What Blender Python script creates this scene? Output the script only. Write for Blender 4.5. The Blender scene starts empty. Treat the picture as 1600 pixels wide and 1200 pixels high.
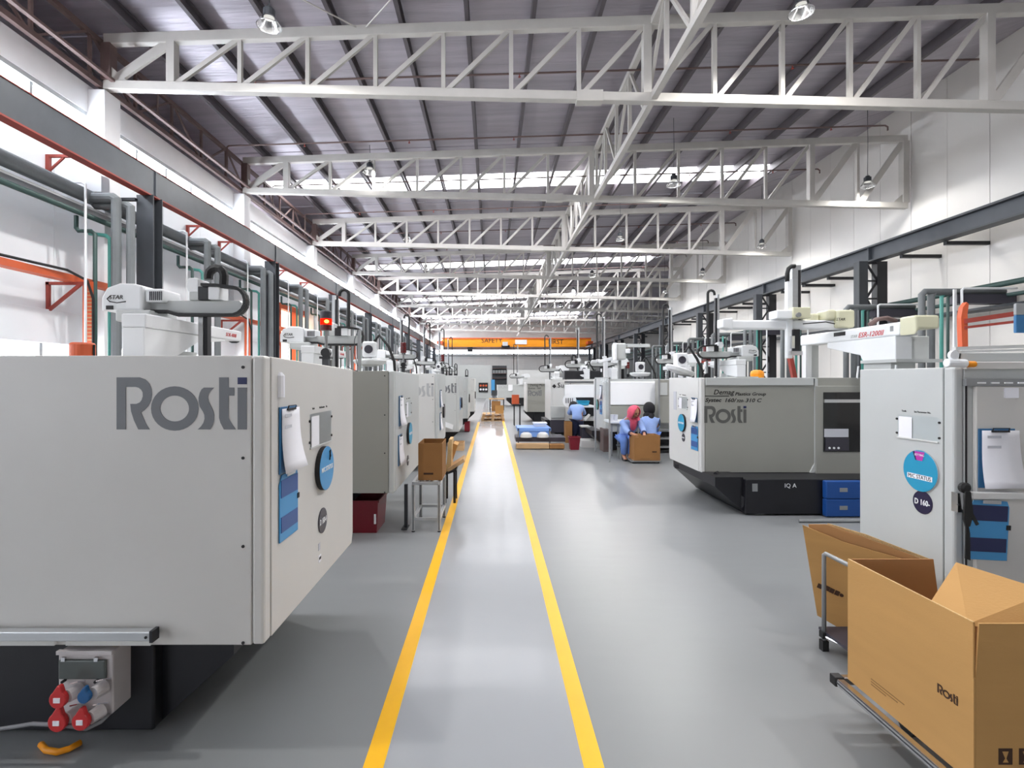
import bpy, bmesh, math, random
from mathutils import Vector, Matrix
random.seed(7)
SC = bpy.context.scene
COL = SC.collection

# ------------------------------------------------------------------ camera
F, CX, CY, EYE = 800.0, 769.0, 592.0, 1.6
cam_d = bpy.data.cameras.new('camera')
cam = bpy.data.objects.new('camera', cam_d)
COL.objects.link(cam)
cam.location = (0, 0, EYE)
cam.rotation_euler = (math.pi/2, 0, 0)
cam_d.sensor_width = 36.0
cam_d.lens = 36.0*F/1600.0
cam_d.shift_x = (800-CX)/1600.0
cam_d.shift_y = (CY-600)/1600.0
cam_d.clip_start = 0.05
cam_d.clip_end = 300
SC.camera = cam

# ------------------------------------------------------------------ world and light
w = bpy.data.worlds.new('sky'); SC.world = w; w.use_nodes = True
bg = w.node_tree.nodes['Background']
bg.inputs[0].default_value = (0.86, 0.93, 1.0, 1)
bg.inputs[1].default_value = 1.0
SC.view_settings.view_transform = 'Standard'
SC.view_settings.look = 'None'
SC.view_settings.exposure = 0.45
SC.view_settings.gamma = 1.0
SC.view_settings.use_curve_mapping = False
SKYLIGHT = 10.0
WINDOW = 20.0
LOWWIN = 6.0
LAMP_W = 420.0
SC.cycles.diffuse_bounces = 7
SC.cycles.max_bounces = 10

# ------------------------------------------------------------------ materials
def lin(c):
    c = c/255.0
    return c/12.92 if c <= 0.04045 else ((c+0.055)/1.055)**2.4
def L3(rgb): return tuple(lin(v) for v in rgb)
MATS = {}
def pm(name, rgb, rough=0.5, metal=0.0, var=0.05, scale=3.0, bump=0.0, bscale=40.0, stretch=(1,1,1), coat=0.0, spec=0.5, alpha=None):
    m = bpy.data.materials.new(name); m.use_nodes = True
    nt = m.node_tree; b = nt.nodes['Principled BSDF']
    b.inputs['Roughness'].default_value = rough
    b.inputs['Metallic'].default_value = metal
    b.inputs['Specular IOR Level'].default_value = spec
    if coat: b.inputs['Coat Weight'].default_value = coat; b.inputs['Coat Roughness'].default_value = 0.08
    base = L3(rgb)
    tc = nt.nodes.new('ShaderNodeTexCoord'); mp = nt.nodes.new('ShaderNodeMapping')
    mp.inputs['Scale'].default_value = stretch
    nt.links.new(tc.outputs['Object'], mp.inputs[0])
    nz = nt.nodes.new('ShaderNodeTexNoise'); nz.inputs['Scale'].default_value = scale
    nz.inputs['Detail'].default_value = 4
    nt.links.new(mp.outputs[0], nz.inputs['Vector'])
    cr = nt.nodes.new('ShaderNodeValToRGB')
    cr.color_ramp.elements[0].position = 0.3; cr.color_ramp.elements[1].position = 0.7
    cr.color_ramp.elements[0].color = tuple(max(0, v*(1-var)) for v in base)+(1,)
    cr.color_ramp.elements[1].color = tuple(min(1, v*(1+var)) for v in base)+(1,)
    nt.links.new(nz.outputs['Fac'], cr.inputs[0]); nt.links.new(cr.outputs[0], b.inputs['Base Color'])
    if bump:
        n2 = nt.nodes.new('ShaderNodeTexNoise'); n2.inputs['Scale'].default_value = bscale; n2.inputs['Detail'].default_value = 3
        nt.links.new(mp.outputs[0], n2.inputs['Vector'])
        bp = nt.nodes.new('ShaderNodeBump'); bp.inputs['Strength'].default_value = bump; bp.inputs['Distance'].default_value = 0.02
        nt.links.new(n2.outputs['Fac'], bp.inputs['Height']); nt.links.new(bp.outputs[0], b.inputs['Normal'])
    if alpha is not None: b.inputs['Alpha'].default_value = alpha
    MATS[name] = m
    return m
def em(name, rgb, strength):
    m = bpy.data.materials.new(name); m.use_nodes = True
    nt = m.node_tree; nt.nodes.clear()
    o = nt.nodes.new('ShaderNodeOutputMaterial'); e = nt.nodes.new('ShaderNodeEmission')
    e.inputs[0].default_value = L3(rgb)+(1,); e.inputs[1].default_value = strength
    nt.links.new(e.outputs[0], o.inputs[0]); MATS[name] = m
    return m
def glass(name, rgb, rough=0.05, mix=0.25):
    m = bpy.data.materials.new(name); m.use_nodes = True
    nt = m.node_tree; nt.nodes.clear()
    o = nt.nodes.new('ShaderNodeOutputMaterial'); t = nt.nodes.new('ShaderNodeBsdfTransparent')
    g = nt.nodes.new('ShaderNodeBsdfGlossy'); mx = nt.nodes.new('ShaderNodeMixShader')
    t.inputs[0].default_value = L3(rgb)+(1,); g.inputs['Roughness'].default_value = rough
    g.inputs[0].default_value = (0.9, 0.9, 0.9, 1)
    mx.inputs[0].default_value = mix
    nt.links.new(t.outputs[0], mx.inputs[1]); nt.links.new(g.outputs[0], mx.inputs[2]); nt.links.new(mx.outputs[0], o.inputs[0])
    MATS[name] = m
    return m

M_truss = pm('truss_paint', (190, 186, 180), 0.5, var=0.05)
M_dkbrown = pm('brown_primer', (104, 84, 80), 0.6, var=0.15)
M_purlin = pm('purlin_steel', (84, 78, 82), 0.55, var=0.12)
M_foil = pm('foil_insulation', (172, 166, 174), 0.42, 0.45, var=0.12, scale=1.3, bump=0.9, bscale=3.5, stretch=(0.35, 4.0, 1))
M_wallL = pm('wall_panel_blue_white', (238, 243, 248), 0.5, var=0.03, scale=0.7)
M_wallR = pm('wall_panel_grey_white', (222, 218, 213), 0.5, var=0.03, scale=0.7)
M_white = pm('white_paint', (232, 234, 236), 0.45, var=0.02)
M_pil = pm('pilaster_paint', (244, 245, 246), 0.6, var=0.02)
M_frame = pm('window_frame', (170, 174, 176), 0.4, var=0.05)
M_crane = pm('runway_grey', (70, 74, 80), 0.5, var=0.1)
M_red = pm('red_oxide', (150, 62, 52), 0.6, var=0.15)
M_orange = pm('orange_red_paint', (205, 92, 52), 0.5, var=0.1)
M_dark = pm('dark_grey_steel', (58, 61, 66), 0.5, var=0.1)
M_black = pm('black_enamel', (22, 22, 28), 0.4, var=0.2)
M_rubber = pm('black_rubber', (24, 24, 25), 0.6, var=0.2)
M_insul = pm('pipe_insulation_grey', (112, 116, 118), 0.7, var=0.1, bump=0.2)
M_teal = pm('teal_pipe', (84, 160, 150), 0.45, var=0.08)
M_dkgreen = pm('dark_green_pipe', (58, 82, 78), 0.5, var=0.1)
M_mach = pm('machine_paint_light', (208, 206, 202), 0.38, var=0.025, scale=2)
M_mach2 = pm('machine_paint_shaded_grey_green', (152, 152, 145), 0.42, var=0.03, scale=2)  # grey-green paint, darkened further to hold shade on the machine fronts
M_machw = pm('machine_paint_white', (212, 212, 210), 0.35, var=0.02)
M_machb = pm('machine_paint_blue_grey', (190, 193, 192), 0.38, var=0.02)
M_logo = pm('logo_grey', (112, 114, 118), 0.5, var=0.02)
M_logodk = pm('logo_dark_grey', (88, 88, 86), 0.5, var=0.02)
M_logolt = pm('logo_pale_grey', (176, 178, 180), 0.5, var=0.02)
M_navy = pm('navy_ink', (34, 40, 84), 0.5, var=0.02)
M_ink = pm('black_ink', (28, 26, 28), 0.6, var=0.02)
M_brownink = pm('brown_print_ink', (62, 38, 22), 0.8, var=0.1)
M_tanink = pm('tan_print_ink', (132, 98, 56), 0.8, var=0.1)
M_paper = pm('paper_white', (240, 240, 246), 0.7, var=0.02)
M_paperink = pm('paper_pale_grey_print', (196, 198, 206), 0.7, var=0.02)
M_blueL = pm('light_blue_plastic', (70, 150, 206), 0.4, var=0.03)
M_blueD = pm('dark_blue_plastic', (44, 82, 146), 0.4, var=0.03)
M_blueT = pm('steel_blue_board', (44, 104, 150), 0.4, var=0.03)
M_cyan = pm('cyan_disc', (34, 150, 190), 0.4, var=0.03)
M_magenta = pm('magenta_sector', (190, 60, 170), 0.4, var=0.03)
M_plateD = pm('dark_plate', (58, 56, 66), 0.4, var=0.03)
M_plateN = pm('navy_plate', (30, 22, 60), 0.4, var=0.03)
M_wtext = pm('white_lettering', (236, 238, 240), 0.5, var=0.02)
M_alu = pm('aluminium', (196, 198, 200), 0.32, 0.75, var=0.05, stretch=(1, 1, 8))
M_chrome = pm('chrome', (220, 220, 222), 0.15, 1.0, var=0.02)
M_robot = pm('robot_white', (226, 228, 230), 0.35, var=0.02)
M_cream = pm('robot_cream', (206, 204, 176), 0.4, var=0.03)
M_steelpost = pm('grey_post', (150, 152, 153), 0.4, 0.4, var=0.05)
M_card = pm('cardboard', (186, 144, 90), 0.85, var=0.04, scale=2.0, bump=0.08, bscale=60, stretch=(1, 1, 8), spec=0.2)
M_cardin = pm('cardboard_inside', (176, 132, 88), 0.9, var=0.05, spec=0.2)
M_cardedge = pm('cardboard_edge', (206, 172, 122), 0.9, var=0.2, scale=120)
M_carddk = pm('cardboard_brown', (150, 108, 66), 0.85, var=0.05, spec=0.2)
M_wood = pm('pallet_wood', (196, 160, 118), 0.8, var=0.15, stretch=(1, 8, 8))
M_yellow = pm('yellow_line_paint', (242, 182, 8), 0.35, var=0.05, scale=2.5)
M_craneO = pm('crane_orange', (240, 150, 24), 0.45, var=0.04)
M_redcrate = pm('crimson_plastic', (120, 18, 36), 0.45, var=0.06)
M_redplug = pm('red_plastic', (196, 44, 46), 0.4, var=0.04)
M_blueplug = pm('blue_plastic', (30, 88, 140), 0.4, var=0.04)
M_sock = pm('socket_box_grey', (196, 190, 190), 0.5, var=0.03)
M_smoke = pm('smoked_cover', (84, 90, 88), 0.2, var=0.05)
M_yelhose = pm('orange_hose', (236, 150, 10), 0.45, var=0.04)
M_greycable = pm('grey_cable', (120, 120, 124), 0.6, var=0.06)
M_bluebin = pm('blue_bin', (20, 72, 142), 0.5, var=0.05)
M_skin = pm('skin', (186, 132, 104), 0.55, var=0.04)
M_shirt = pm('light_blue_cloth', (146, 172, 226), 0.8, var=0.05, scale=12)
M_trousB = pm('blue_trousers', (100, 134, 204), 0.8, var=0.06, scale=12)
M_trousD = pm('navy_trousers', (28, 34, 66), 0.8, var=0.06, scale=12)
M_scarfP = pm('pink_scarf', (226, 92, 118), 0.8, var=0.12, scale=14)
M_scarfK = pm('black_scarf', (22, 20, 26), 0.8, var=0.1, scale=14)
M_bluetab = pm('blue_sheeting', (120, 160, 226), 0.4, var=0.06)
M_redlampdk = pm('dark_red_lens', (92, 16, 20), 0.25, var=0.05)
M_pane = em('window_daylight', (236, 244, 255), WINDOW)
M_panelow = em('low_window_daylight', (244, 248, 255), LOWWIN)
M_sky = em('skylight_sheet', (250, 250, 255), SKYLIGHT)
M_amber = em('backlit_orange_sheet', (255, 196, 120), 1.6)
M_pale = em('backlit_pale_sheet', (255, 240, 214), 2.2)
M_redglow = em('lit_red_lens', (255, 30, 10), 1.6)
M_redhot = em('lit_lamp_core', (255, 190, 60), 6.0)
M_lampglass = em('lamp_lens', (255, 252, 244), 1.2)
M_whiteglare = pm('white_gloss_glare', (250, 251, 253), 0.25, var=0.01, coat=0.4)  # white gloss paint, lifted so its colour carries the window glare
M_acryl = glass('clear_acrylic', (252, 254, 255), 0.05, 0.04)
M_darkglass = pm('dark_window', (14, 14, 16), 0.08, var=0.02, coat=0.5)
M_reflector = glass('lamp_dish_acrylic', (226, 228, 226), 0.15, 0.45)

# floor material: grey epoxy, glossier paler walkway coat between the lines
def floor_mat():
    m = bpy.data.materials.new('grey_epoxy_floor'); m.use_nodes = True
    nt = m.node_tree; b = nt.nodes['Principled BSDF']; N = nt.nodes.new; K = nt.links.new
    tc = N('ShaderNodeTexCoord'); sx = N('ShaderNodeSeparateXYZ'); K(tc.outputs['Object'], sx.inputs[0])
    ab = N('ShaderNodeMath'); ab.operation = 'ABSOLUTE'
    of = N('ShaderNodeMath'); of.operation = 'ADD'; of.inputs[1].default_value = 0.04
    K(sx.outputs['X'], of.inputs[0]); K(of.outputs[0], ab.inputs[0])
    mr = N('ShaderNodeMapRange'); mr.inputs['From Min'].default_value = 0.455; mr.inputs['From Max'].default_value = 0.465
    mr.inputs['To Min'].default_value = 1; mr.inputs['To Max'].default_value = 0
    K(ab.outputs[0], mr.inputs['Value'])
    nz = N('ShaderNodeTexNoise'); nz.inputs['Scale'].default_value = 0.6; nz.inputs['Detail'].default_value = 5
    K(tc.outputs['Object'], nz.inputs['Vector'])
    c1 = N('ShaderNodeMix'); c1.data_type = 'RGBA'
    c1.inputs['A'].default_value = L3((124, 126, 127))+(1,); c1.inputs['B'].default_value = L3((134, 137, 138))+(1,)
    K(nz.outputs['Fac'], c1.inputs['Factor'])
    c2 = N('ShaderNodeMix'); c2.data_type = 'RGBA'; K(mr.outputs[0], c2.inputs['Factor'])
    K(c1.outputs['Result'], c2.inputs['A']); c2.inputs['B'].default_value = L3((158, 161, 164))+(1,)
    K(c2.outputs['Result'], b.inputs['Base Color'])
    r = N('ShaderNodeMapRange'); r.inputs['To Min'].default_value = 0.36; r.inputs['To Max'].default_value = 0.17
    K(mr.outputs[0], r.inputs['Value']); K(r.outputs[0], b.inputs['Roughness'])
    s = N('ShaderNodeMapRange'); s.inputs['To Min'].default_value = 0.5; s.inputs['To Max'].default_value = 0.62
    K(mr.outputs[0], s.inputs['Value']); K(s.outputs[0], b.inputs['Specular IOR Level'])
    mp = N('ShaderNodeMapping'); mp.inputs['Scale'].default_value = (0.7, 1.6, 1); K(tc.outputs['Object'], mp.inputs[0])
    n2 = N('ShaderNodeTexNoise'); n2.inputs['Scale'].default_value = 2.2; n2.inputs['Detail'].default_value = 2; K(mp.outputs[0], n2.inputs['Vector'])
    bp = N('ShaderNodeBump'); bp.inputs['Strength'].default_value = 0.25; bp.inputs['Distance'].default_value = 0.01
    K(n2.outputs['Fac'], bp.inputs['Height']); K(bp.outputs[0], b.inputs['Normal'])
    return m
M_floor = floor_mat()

# ------------------------------------------------------------------ mesh helpers
def P(px, py, Y): return Vector(((px-CX)/F*Y, Y, EYE-(py-CY)/F*Y))
def XP(px, Y): return (px-CX)/F*Y
def ZP(py, Y): return EYE-(py-CY)/F*Y

class MB:
    def __init__(s): s.v = []; s.f = []; s.m = []
    def add(s, vs, fs, mi=0):
        n = len(s.v); s.v += [tuple(v) for v in vs]
        for f in fs: s.f.append([n+i for i in f]); s.m.append(mi)
        return s
    def box(s, x0, x1, y0, y1, z0, z1, mi=0):
        if x0 > x1: x0, x1 = x1, x0
        if y0 > y1: y0, y1 = y1, y0
        if z0 > z1: z0, z1 = z1, z0
        vs = [(x0,y0,z0),(x1,y0,z0),(x1,y1,z0),(x0,y1,z0),(x0,y0,z1),(x1,y0,z1),(x1,y1,z1),(x0,y1,z1)]
        return s.add(vs, [(0,3,2,1),(4,5,6,7),(0,1,5,4),(1,2,6,5),(2,3,7,6),(3,0,4,7)], mi)
    def bar(s, p, q, wd, ht, up=(0,0,1), mi=0):
        p = Vector(p); q = Vector(q); d = (q-p).normalized(); u = Vector(up)
        if abs(d.dot(u)) > 0.98: u = Vector((0,1,0)) if abs(d.y) < 0.9 else Vector((1,0,0))
        r = d.cross(u).normalized(); u = r.cross(d).normalized()
        vs = []
        for c in (p, q):
            for a, b in ((-1,-1),(1,-1),(1,1),(-1,1)): vs.append(c+r*(a*wd/2)+u*(b*ht/2))
        return s.add(vs, [(0,1,2,3),(7,6,5,4),(0,4,5,1),(1,5,6,2),(2,6,7,3),(3,7,4,0)], mi)
    def tube(s, pts, r, n=8, caps=True, mi=0):
        pts = [Vector(p) for p in pts]; rs = r if isinstance(r, (list, tuple)) else [r]*len(pts)
        base = len(s.v); prev = None
        for i, p in enumerate(pts):
            if i == 0: d = pts[1]-p
            elif i == len(pts)-1: d = p-pts[i-1]
            else: d = (pts[i+1]-p).normalized()+(p-pts[i-1]).normalized()
            if d.length < 1e-9: d = pts[i]-pts[i-1]
            d.normalize()
            if prev is None:
                u = Vector((0,0,1)) if abs(d.z) < 0.9 else Vector((1,0,0)); a = d.cross(u).normalized()
            else: a = (prev-d*prev.dot(d)).normalized()
            prev = a; b = d.cross(a)
            for k in range(n):
                t = 2*math.pi*k/n; s.v.append(tuple(p+a*(math.cos(t)*rs[i])+b*(math.sin(t)*rs[i])))
        for i in range(len(pts)-1):
            for k in range(n):
                k2 = (k+1) % n; A = base+i*n; B = A+n
                s.f.append([A+k, A+k2, B+k2, B+k]); s.m.append(mi)
        if caps:
            s.f.append([base+k for k in range(n)][::-1]); s.m.append(mi)
            e = base+(len(pts)-1)*n; s.f.append([e+k for k in range(n)]); s.m.append(mi)
        return s
    def lathe(s, prof, c, axis=(0,0,1), n=20, mi=0, caps=True):
        c = Vector(c); d = Vector(axis).normalized(); u = Vector((1,0,0)) if abs(d.x) < 0.9 else Vector((0,1,0))
        a = d.cross(u).normalized(); b = d.cross(a); base = len(s.v)
        for (r, h) in prof:
            for k in range(n):
                t = 2*math.pi*k/n; s.v.append(tuple(c+d*h+a*(math.cos(t)*r)+b*(math.sin(t)*r)))
        for i in range(len(prof)-1):
            for k in range(n):
                k2 = (k+1) % n; A = base+i*n; B = A+n
                s.f.append([A+k, A+k2, B+k2, B+k]); s.m.append(mi)
        if caps:
            s.f.append([base+k for k in range(n)][::-1]); s.m.append(mi)
            e = base+(len(prof)-1)*n; s.f.append([e+k for k in range(n)]); s.m.append(mi)
        return s
    def prism(s, poly, o, r, u, depth, mi=0):
        """poly in (r,u) plane at o, thickness depth along r x u (towards the viewer of the poly)"""
        o = Vector(o); r = Vector(r); u = Vector(u); nrm = r.cross(u).normalized(); n = len(poly)
        A = [o+r*a+u*b for a, b in poly]; B = [p+nrm*depth for p in A]
        fs = [list(range(n))[::-1], [n+i for i in range(n)]]+[[i, (i+1) % n, n+(i+1) % n, n+i] for i in range(n)]
        return s.add(A+B, fs, mi)
    def ball(s, c, r, n=10, sc=(1,1,1), mi=0):
        c = Vector(c); prof = []
        base = len(s.v)
        for i in range(n//2+1):
            ph = -math.pi/2+math.pi*i/(n//2)
            for k in range(n):
                t = 2*math.pi*k/n
                s.v.append((c.x+r*sc[0]*math.cos(ph)*math.cos(t), c.y+r*sc[1]*math.cos(ph)*math.sin(t), c.z+r*sc[2]*math.sin(ph)))
        for i in range(n//2):
            for k in range(n):
                k2 = (k+1) % n; A = base+i*n; B = A+n
                s.f.append([A+k, A+k2, B+k2, B+k]); s.m.append(mi)
        return s
    def build(s, name, mat, parent=None, bevel=0, smooth=False, seg=2):
        me = bpy.data.meshes.new(name); me.from_pydata(s.v, [], s.f)
        mats = mat if isinstance(mat, (list, tuple)) else [mat]
        for x in mats: me.materials.append(x)
        if len(mats) > 1: me.polygons.foreach_set('material_index', s.m)
        bm = bmesh.new(); bm.from_mesh(me); bmesh.ops.recalc_face_normals(bm, faces=bm.faces); bm.to_mesh(me); bm.free()
        if smooth: me.polygons.foreach_set('use_smooth', [True]*len(me.polygons))
        me.update()
        o = bpy.data.objects.new(name, me); COL.objects.link(o)
        if bevel:
            md = o.modifiers.new('bevel', 'BEVEL'); md.width = bevel; md.segments = seg; md.limit_method = 'ANGLE'; md.angle_limit = math.radians(40)
            me.polygons.foreach_set('use_smooth', [False]*len(me.polygons))
        if parent is not None: put(o, parent)
        return o
def tag(o, label=None, cat=None, group=None, kind=None):
    if label: o['label'] = label
    if cat: o['category'] = cat
    if group: o['group'] = group
    if kind: o['kind'] = kind
    return o
def thing(name, label, cat, loc=(0,0,0), group=None):
    o = bpy.data.objects.new(name, None); COL.objects.link(o); o.location = loc; o.empty_display_size = 0.1
    return tag(o, label, cat, group)
# children are modelled in world coordinates: the parent inverse takes the thing's offset away
def put(o, parent):
    o.parent = parent
    if parent.parent is None: o.matrix_parent_inverse = Matrix.Translation(-parent.location)

def text(s, size, o, r, u, mat, parent, name='lettering', align='LEFT', ext=0.0008, shear=0.0, sx=1.0, fit=None, bold=0.0):
    cu = bpy.data.curves.new(name, 'FONT'); cu.body = s; cu.size = size; cu.align_x = align; cu.extrude = ext; cu.shear = shear
    cu.resolution_u = 2
    cu.offset = bold
    ob = bpy.data.objects.new('tmp', cu); COL.objects.link(ob)
    dg = bpy.context.evaluated_depsgraph_get(); me = bpy.data.meshes.new_from_object(ob.evaluated_get(dg))
    bpy.data.objects.remove(ob); bpy.data.curves.remove(cu)
    r = Vector(r).normalized(); u = Vector(u).normalized(); n = r.cross(u)
    if fit and len(me.vertices):
        xs_ = [v.co.x for v in me.vertices]; sx = fit/(max(xs_)-min(xs_))
    M = Matrix(((r.x*sx, u.x, n.x, o[0]), (r.y*sx, u.y, n.y, o[1]), (r.z*sx, u.z, n.z, o[2]), (0, 0, 0, 1)))
    me.transform(M); me.materials.clear(); me.materials.append(mat)
    me.name = name
    ob = bpy.data.objects.new(name, me); COL.objects.link(ob)
    if parent is not None: put(ob, parent)
    return ob
def copy_tree(o, dloc, parent=None):
    c = o.copy(); COL.objects.link(c)
    if parent is None: c.location = o.location+Vector(dloc)
    else: c.parent = parent
    for ch in list(o.children): copy_tree(ch, dloc, c)
    return c
ORD = ['nearest', 'second', 'third', 'fourth', 'fifth', 'sixth', 'seventh', 'eighth', 'ninth', 'tenth', 'eleventh', 'twelfth', 'thirteenth', 'fourteenth', 'fifteenth', 'sixteenth', 'seventeenth', 'eighteenth', 'nineteenth', 'twentieth']

# ------------------------------------------------------------------ structure
XL, XR, Y0, Y1 = -7.7, 12.6, -9.0, 66.0
TY = [3.8, 9.87, 15.35, 21.3, 27.3, 33.4, 39.5, 45.8, 52.0, 58.2]
def ztop(x): return 8.12+0.034*(x+7.4)
def zbot(x): return 7.24-0.0232*(x+7.4)
def zroof(x):
    z = ztop(min(x, 13.2) if x < 13.2 else 9.9-(x-13.2))+0.36
    return z if x < 9.9 or x > 13.2 else z+(x-9.9)*0.30
YW = 36.6; XW = 23.0
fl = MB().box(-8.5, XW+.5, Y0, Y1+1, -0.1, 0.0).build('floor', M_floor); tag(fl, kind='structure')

# roof
ceil = bpy.data.objects.new('ceiling', None); COL.objects.link(ceil); tag(ceil, kind='structure')
SKY_Y = [(5.0, 6.2), (17.8, 19.1), (31.0, 32.4), (44.0, 45.6), (57.0, 58.8)]
ys = Y0; k = 0
strips = []
while ys < Y1+0.5:
    ye = min(ys+1.35, Y1+0.5)
    if ys < YW-1e-6: ye = min(ye, YW)
    nxt = [s for s in SKY_Y if s[0] >= ys-1e-6 and s[0] < ye]
    if nxt and abs(nxt[0][0]-ys) < 1e-6: strips.append((ys, nxt[0][1], True)); ys = nxt[0][1]; continue
    if nxt: ye = nxt[0][0]
    strips.append((ys, ye, False)); ys = ye
for (a, b, sk) in strips:
    if not sk:
        dz = random.uniform(-0.015, 0.015)
        mb = MB()
        pts = [(-8.9, zroof(-8.9)), (-2, zroof(-2)), (4, zroof(4)), (9.9, zroof(9.9)), (13.0, zroof(13.0))]
        if a > YW-.01: pts = pts[:3]+[(9.9, ztop(9.9)+.36), (XW+.3, ztop(9.9)+.36-.034*(XW-9.6))]
        poly = [(x, z+dz) for x, z in pts]+[(x, z+dz+0.03) for x, z in pts[::-1]]
        mb.prism(poly, (0, b-0.004, 0), (1,0,0), (0,0,1), (b-a)-0.012)
        mb.build('insulation_sheet', M_foil, ceil)
    else:
        # opaque ends, glazed centre split between purlins
        for x0, x1 in ((-8.9, -7.9), (9.68, 13.0 if a < YW else XW+.3)):
            MB().prism([(x0, zroof(x0)), (x1, zroof(x1)), (x1, zroof(x1)+0.03), (x0, zroof(x0)+0.03)], (0, b, 0), (1,0,0), (0,0,1), b-a).build('insulation_sheet', M_foil, ceil)
        xs = [-7.9]+[-6.83+1.27*i for i in range(14)]
        xs[-1] = 9.67
        for x0, x1 in zip(xs[:-1], xs[1:]):
            MB().prism([(x0+.015, zroof(x0)), (x1-.015, zroof(x1)), (x1-.015, zroof(x1)+0.02), (x0+.015, zroof(x0)+0.02)], (0, b, 0), (1,0,0), (0,0,1), b-a).build('skylight_panel', M_sky, ceil)
for i in range(14):
    x = -6.83+1.27*i; z = ztop(x)+0.10
    mb = MB().prism([(-.04, 0), (.04, 0), (.04, .03), (-.012, .03), (-.012, .2), (.045, .2), (.045, .23), (-.04, .23)], (x, Y1, z+.0), (1,0,0), (0,0,1), Y1-Y0)
    mb.build('purlin', M_purlin, ceil)
MB().box(9.7, 13.2, YW-.03, YW+.03, 8.98, 10.2).build('closing_panel', M_foil, ceil)
# left soffit closing the eave
MB().prism([(XL-.2, 7.15), (-8.9, zroof(-8.9)), (-8.9, zroof(-8.9)+.05), (XL-.25, 7.2)], (0, Y1, 0), (1,0,0), (0,0,1), Y1-Y0).build('eave_soffit', M_foil, ceil)

def wall_strip(mb, x0, x1, y0, y1, z0, z1): mb.box(x0, x1, y0, y1, z0, z1)
# left wall: low strip window, panels, clerestory, pilasters
wl = bpy.data.objects.new('wall_left', None); COL.objects.link(wl); tag(wl, kind='structure')
MB().box(XL-.25, XL, Y0, Y1, 0, 1.2).build('lower_wall', M_wallL, wl)
MB().box(XL-.25, XL+.06, Y0, 18.4, 2.22, 2.8).build('lintel_band', M_wallL, wl, bevel=.01)
MB().box(XL-.25, XL+.06, 22.9, Y1, 2.22, 2.8).build('lintel_band', M_wallL, wl, bevel=.01)
MB().box(XL-.25, XL, Y0, Y1, 6.68, 7.2).build('upper_wall', M_pil, wl)
y = Y0; 
while y < Y1-.01:
    ye = min(y+1.5, Y1)
    z0 = 2.8 if not (y+0.75 > 18.4 and y+.75 < 22.9) else 4.3
    MB().box(XL-.12, XL-random.uniform(0, .006), y+.006, ye-.006, z0, 5.85).build('wall_panel', M_wallL, wl)
    y = ye
MB().box(XL-.25, XL-.1, Y0, 18.4, 2.8, 5.85).build('wall_backing', M_frame, wl)
MB().box(XL-.25, XL-.1, 22.9, Y1, 2.8, 5.85).build('wall_backing', M_frame, wl)
bays = [Y0, 3.8-6.0]+TY+[Y1]
for t in [-2.2]+TY:
    MB().box(XL-.2, XL+.32, t-.12, t+.3, 0, 7.12).build('pilaster', M_pil, wl, bevel=.01)
n = 1
for a, b in zip(bays[:-1], bays[1:]):
    if b-a < 0.5: continue
    wn = bpy.data.objects.new('window_%d' % n, None); COL.objects.link(wn); tag(wn, kind='structure'); n += 1
    y0, y1 = a+.3, b-.12
    MB().box(XL-.24, XL-.02, y0, y1, 5.85, 5.92).build('window_sill', M_frame, wn)
    MB().box(XL-.24, XL-.02, y0, y1, 6.6, 6.68).build('window_head', M_frame, wn)
    k = max(1, round((y1-y0)/1.1)); dy = (y1-y0)/k
    for i in range(k):
        MB().box(XL-.15, XL-.13, y0+i*dy+.03, y0+(i+1)*dy-.03, 5.92, 6.6).build('window_pane', M_pane, wn)
        MB().box(XL-.2, XL-.06, y0+i*dy-.03, y0+i*dy+.03, 5.92, 6.6).build('mullion', M_frame, wn)
    # low strip window
    if a > 15 and a < 22: segs = [(y0, 18.4)] if a < 20 else [(22.9, y1)]
    else: segs = [(y0, y1)]
    for (s0, s1) in segs:
        if s1-s0 < .4: continue
        wn = bpy.data.objects.new('window_%d' % n, None); COL.objects.link(wn); tag(wn, kind='structure'); n += 1
        k = max(1, round((s1-s0)/1.0)); dy = (s1-s0)/k
        MB().box(XL-.24, XL+.03, s0, s1, 1.17, 1.23).build('window_sill', M_frame, wn)
        for i in range(k):
            MB().box(XL-.15, XL-.13, s0+i*dy+.03, s0+(i+1)*dy-.03, 1.23, 2.22).build('window_pane', M_panelow, wn)
            MB().box(XL-.2, XL-.06, s0+i*dy-.03, s0+i*dy+.03, 1.23, 2.22).build('mullion', M_frame, wn)
# backlit orange roller opening in the left wall
dr = bpy.data.objects.new('door_1', None); COL.objects.link(dr); tag(dr, kind='structure')
for i in range(2): MB().box(XL-.15, XL-.12, 18.55+i*.7, 19.2+i*.7, .9, 4.15).build('door_leaf', M_pale, dr)
for i in range(4): MB().box(XL-.15, XL-.12, 20.0+i*.7, 20.65+i*.7, .9, 4.15).build('door_leaf', M_amber if i % 2 == 0 else M_pale, dr)
MB().box(XL-.2, XL+.08, 18.4, 22.9, 4.15, 4.35).build('door_head', M_orange, dr)
for yy in (18.4, 19.9, 22.8): MB().box(XL-.2, XL+.08, yy, yy+.1, 0, 4.15).build('door_post', M_orange, dr)

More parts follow.
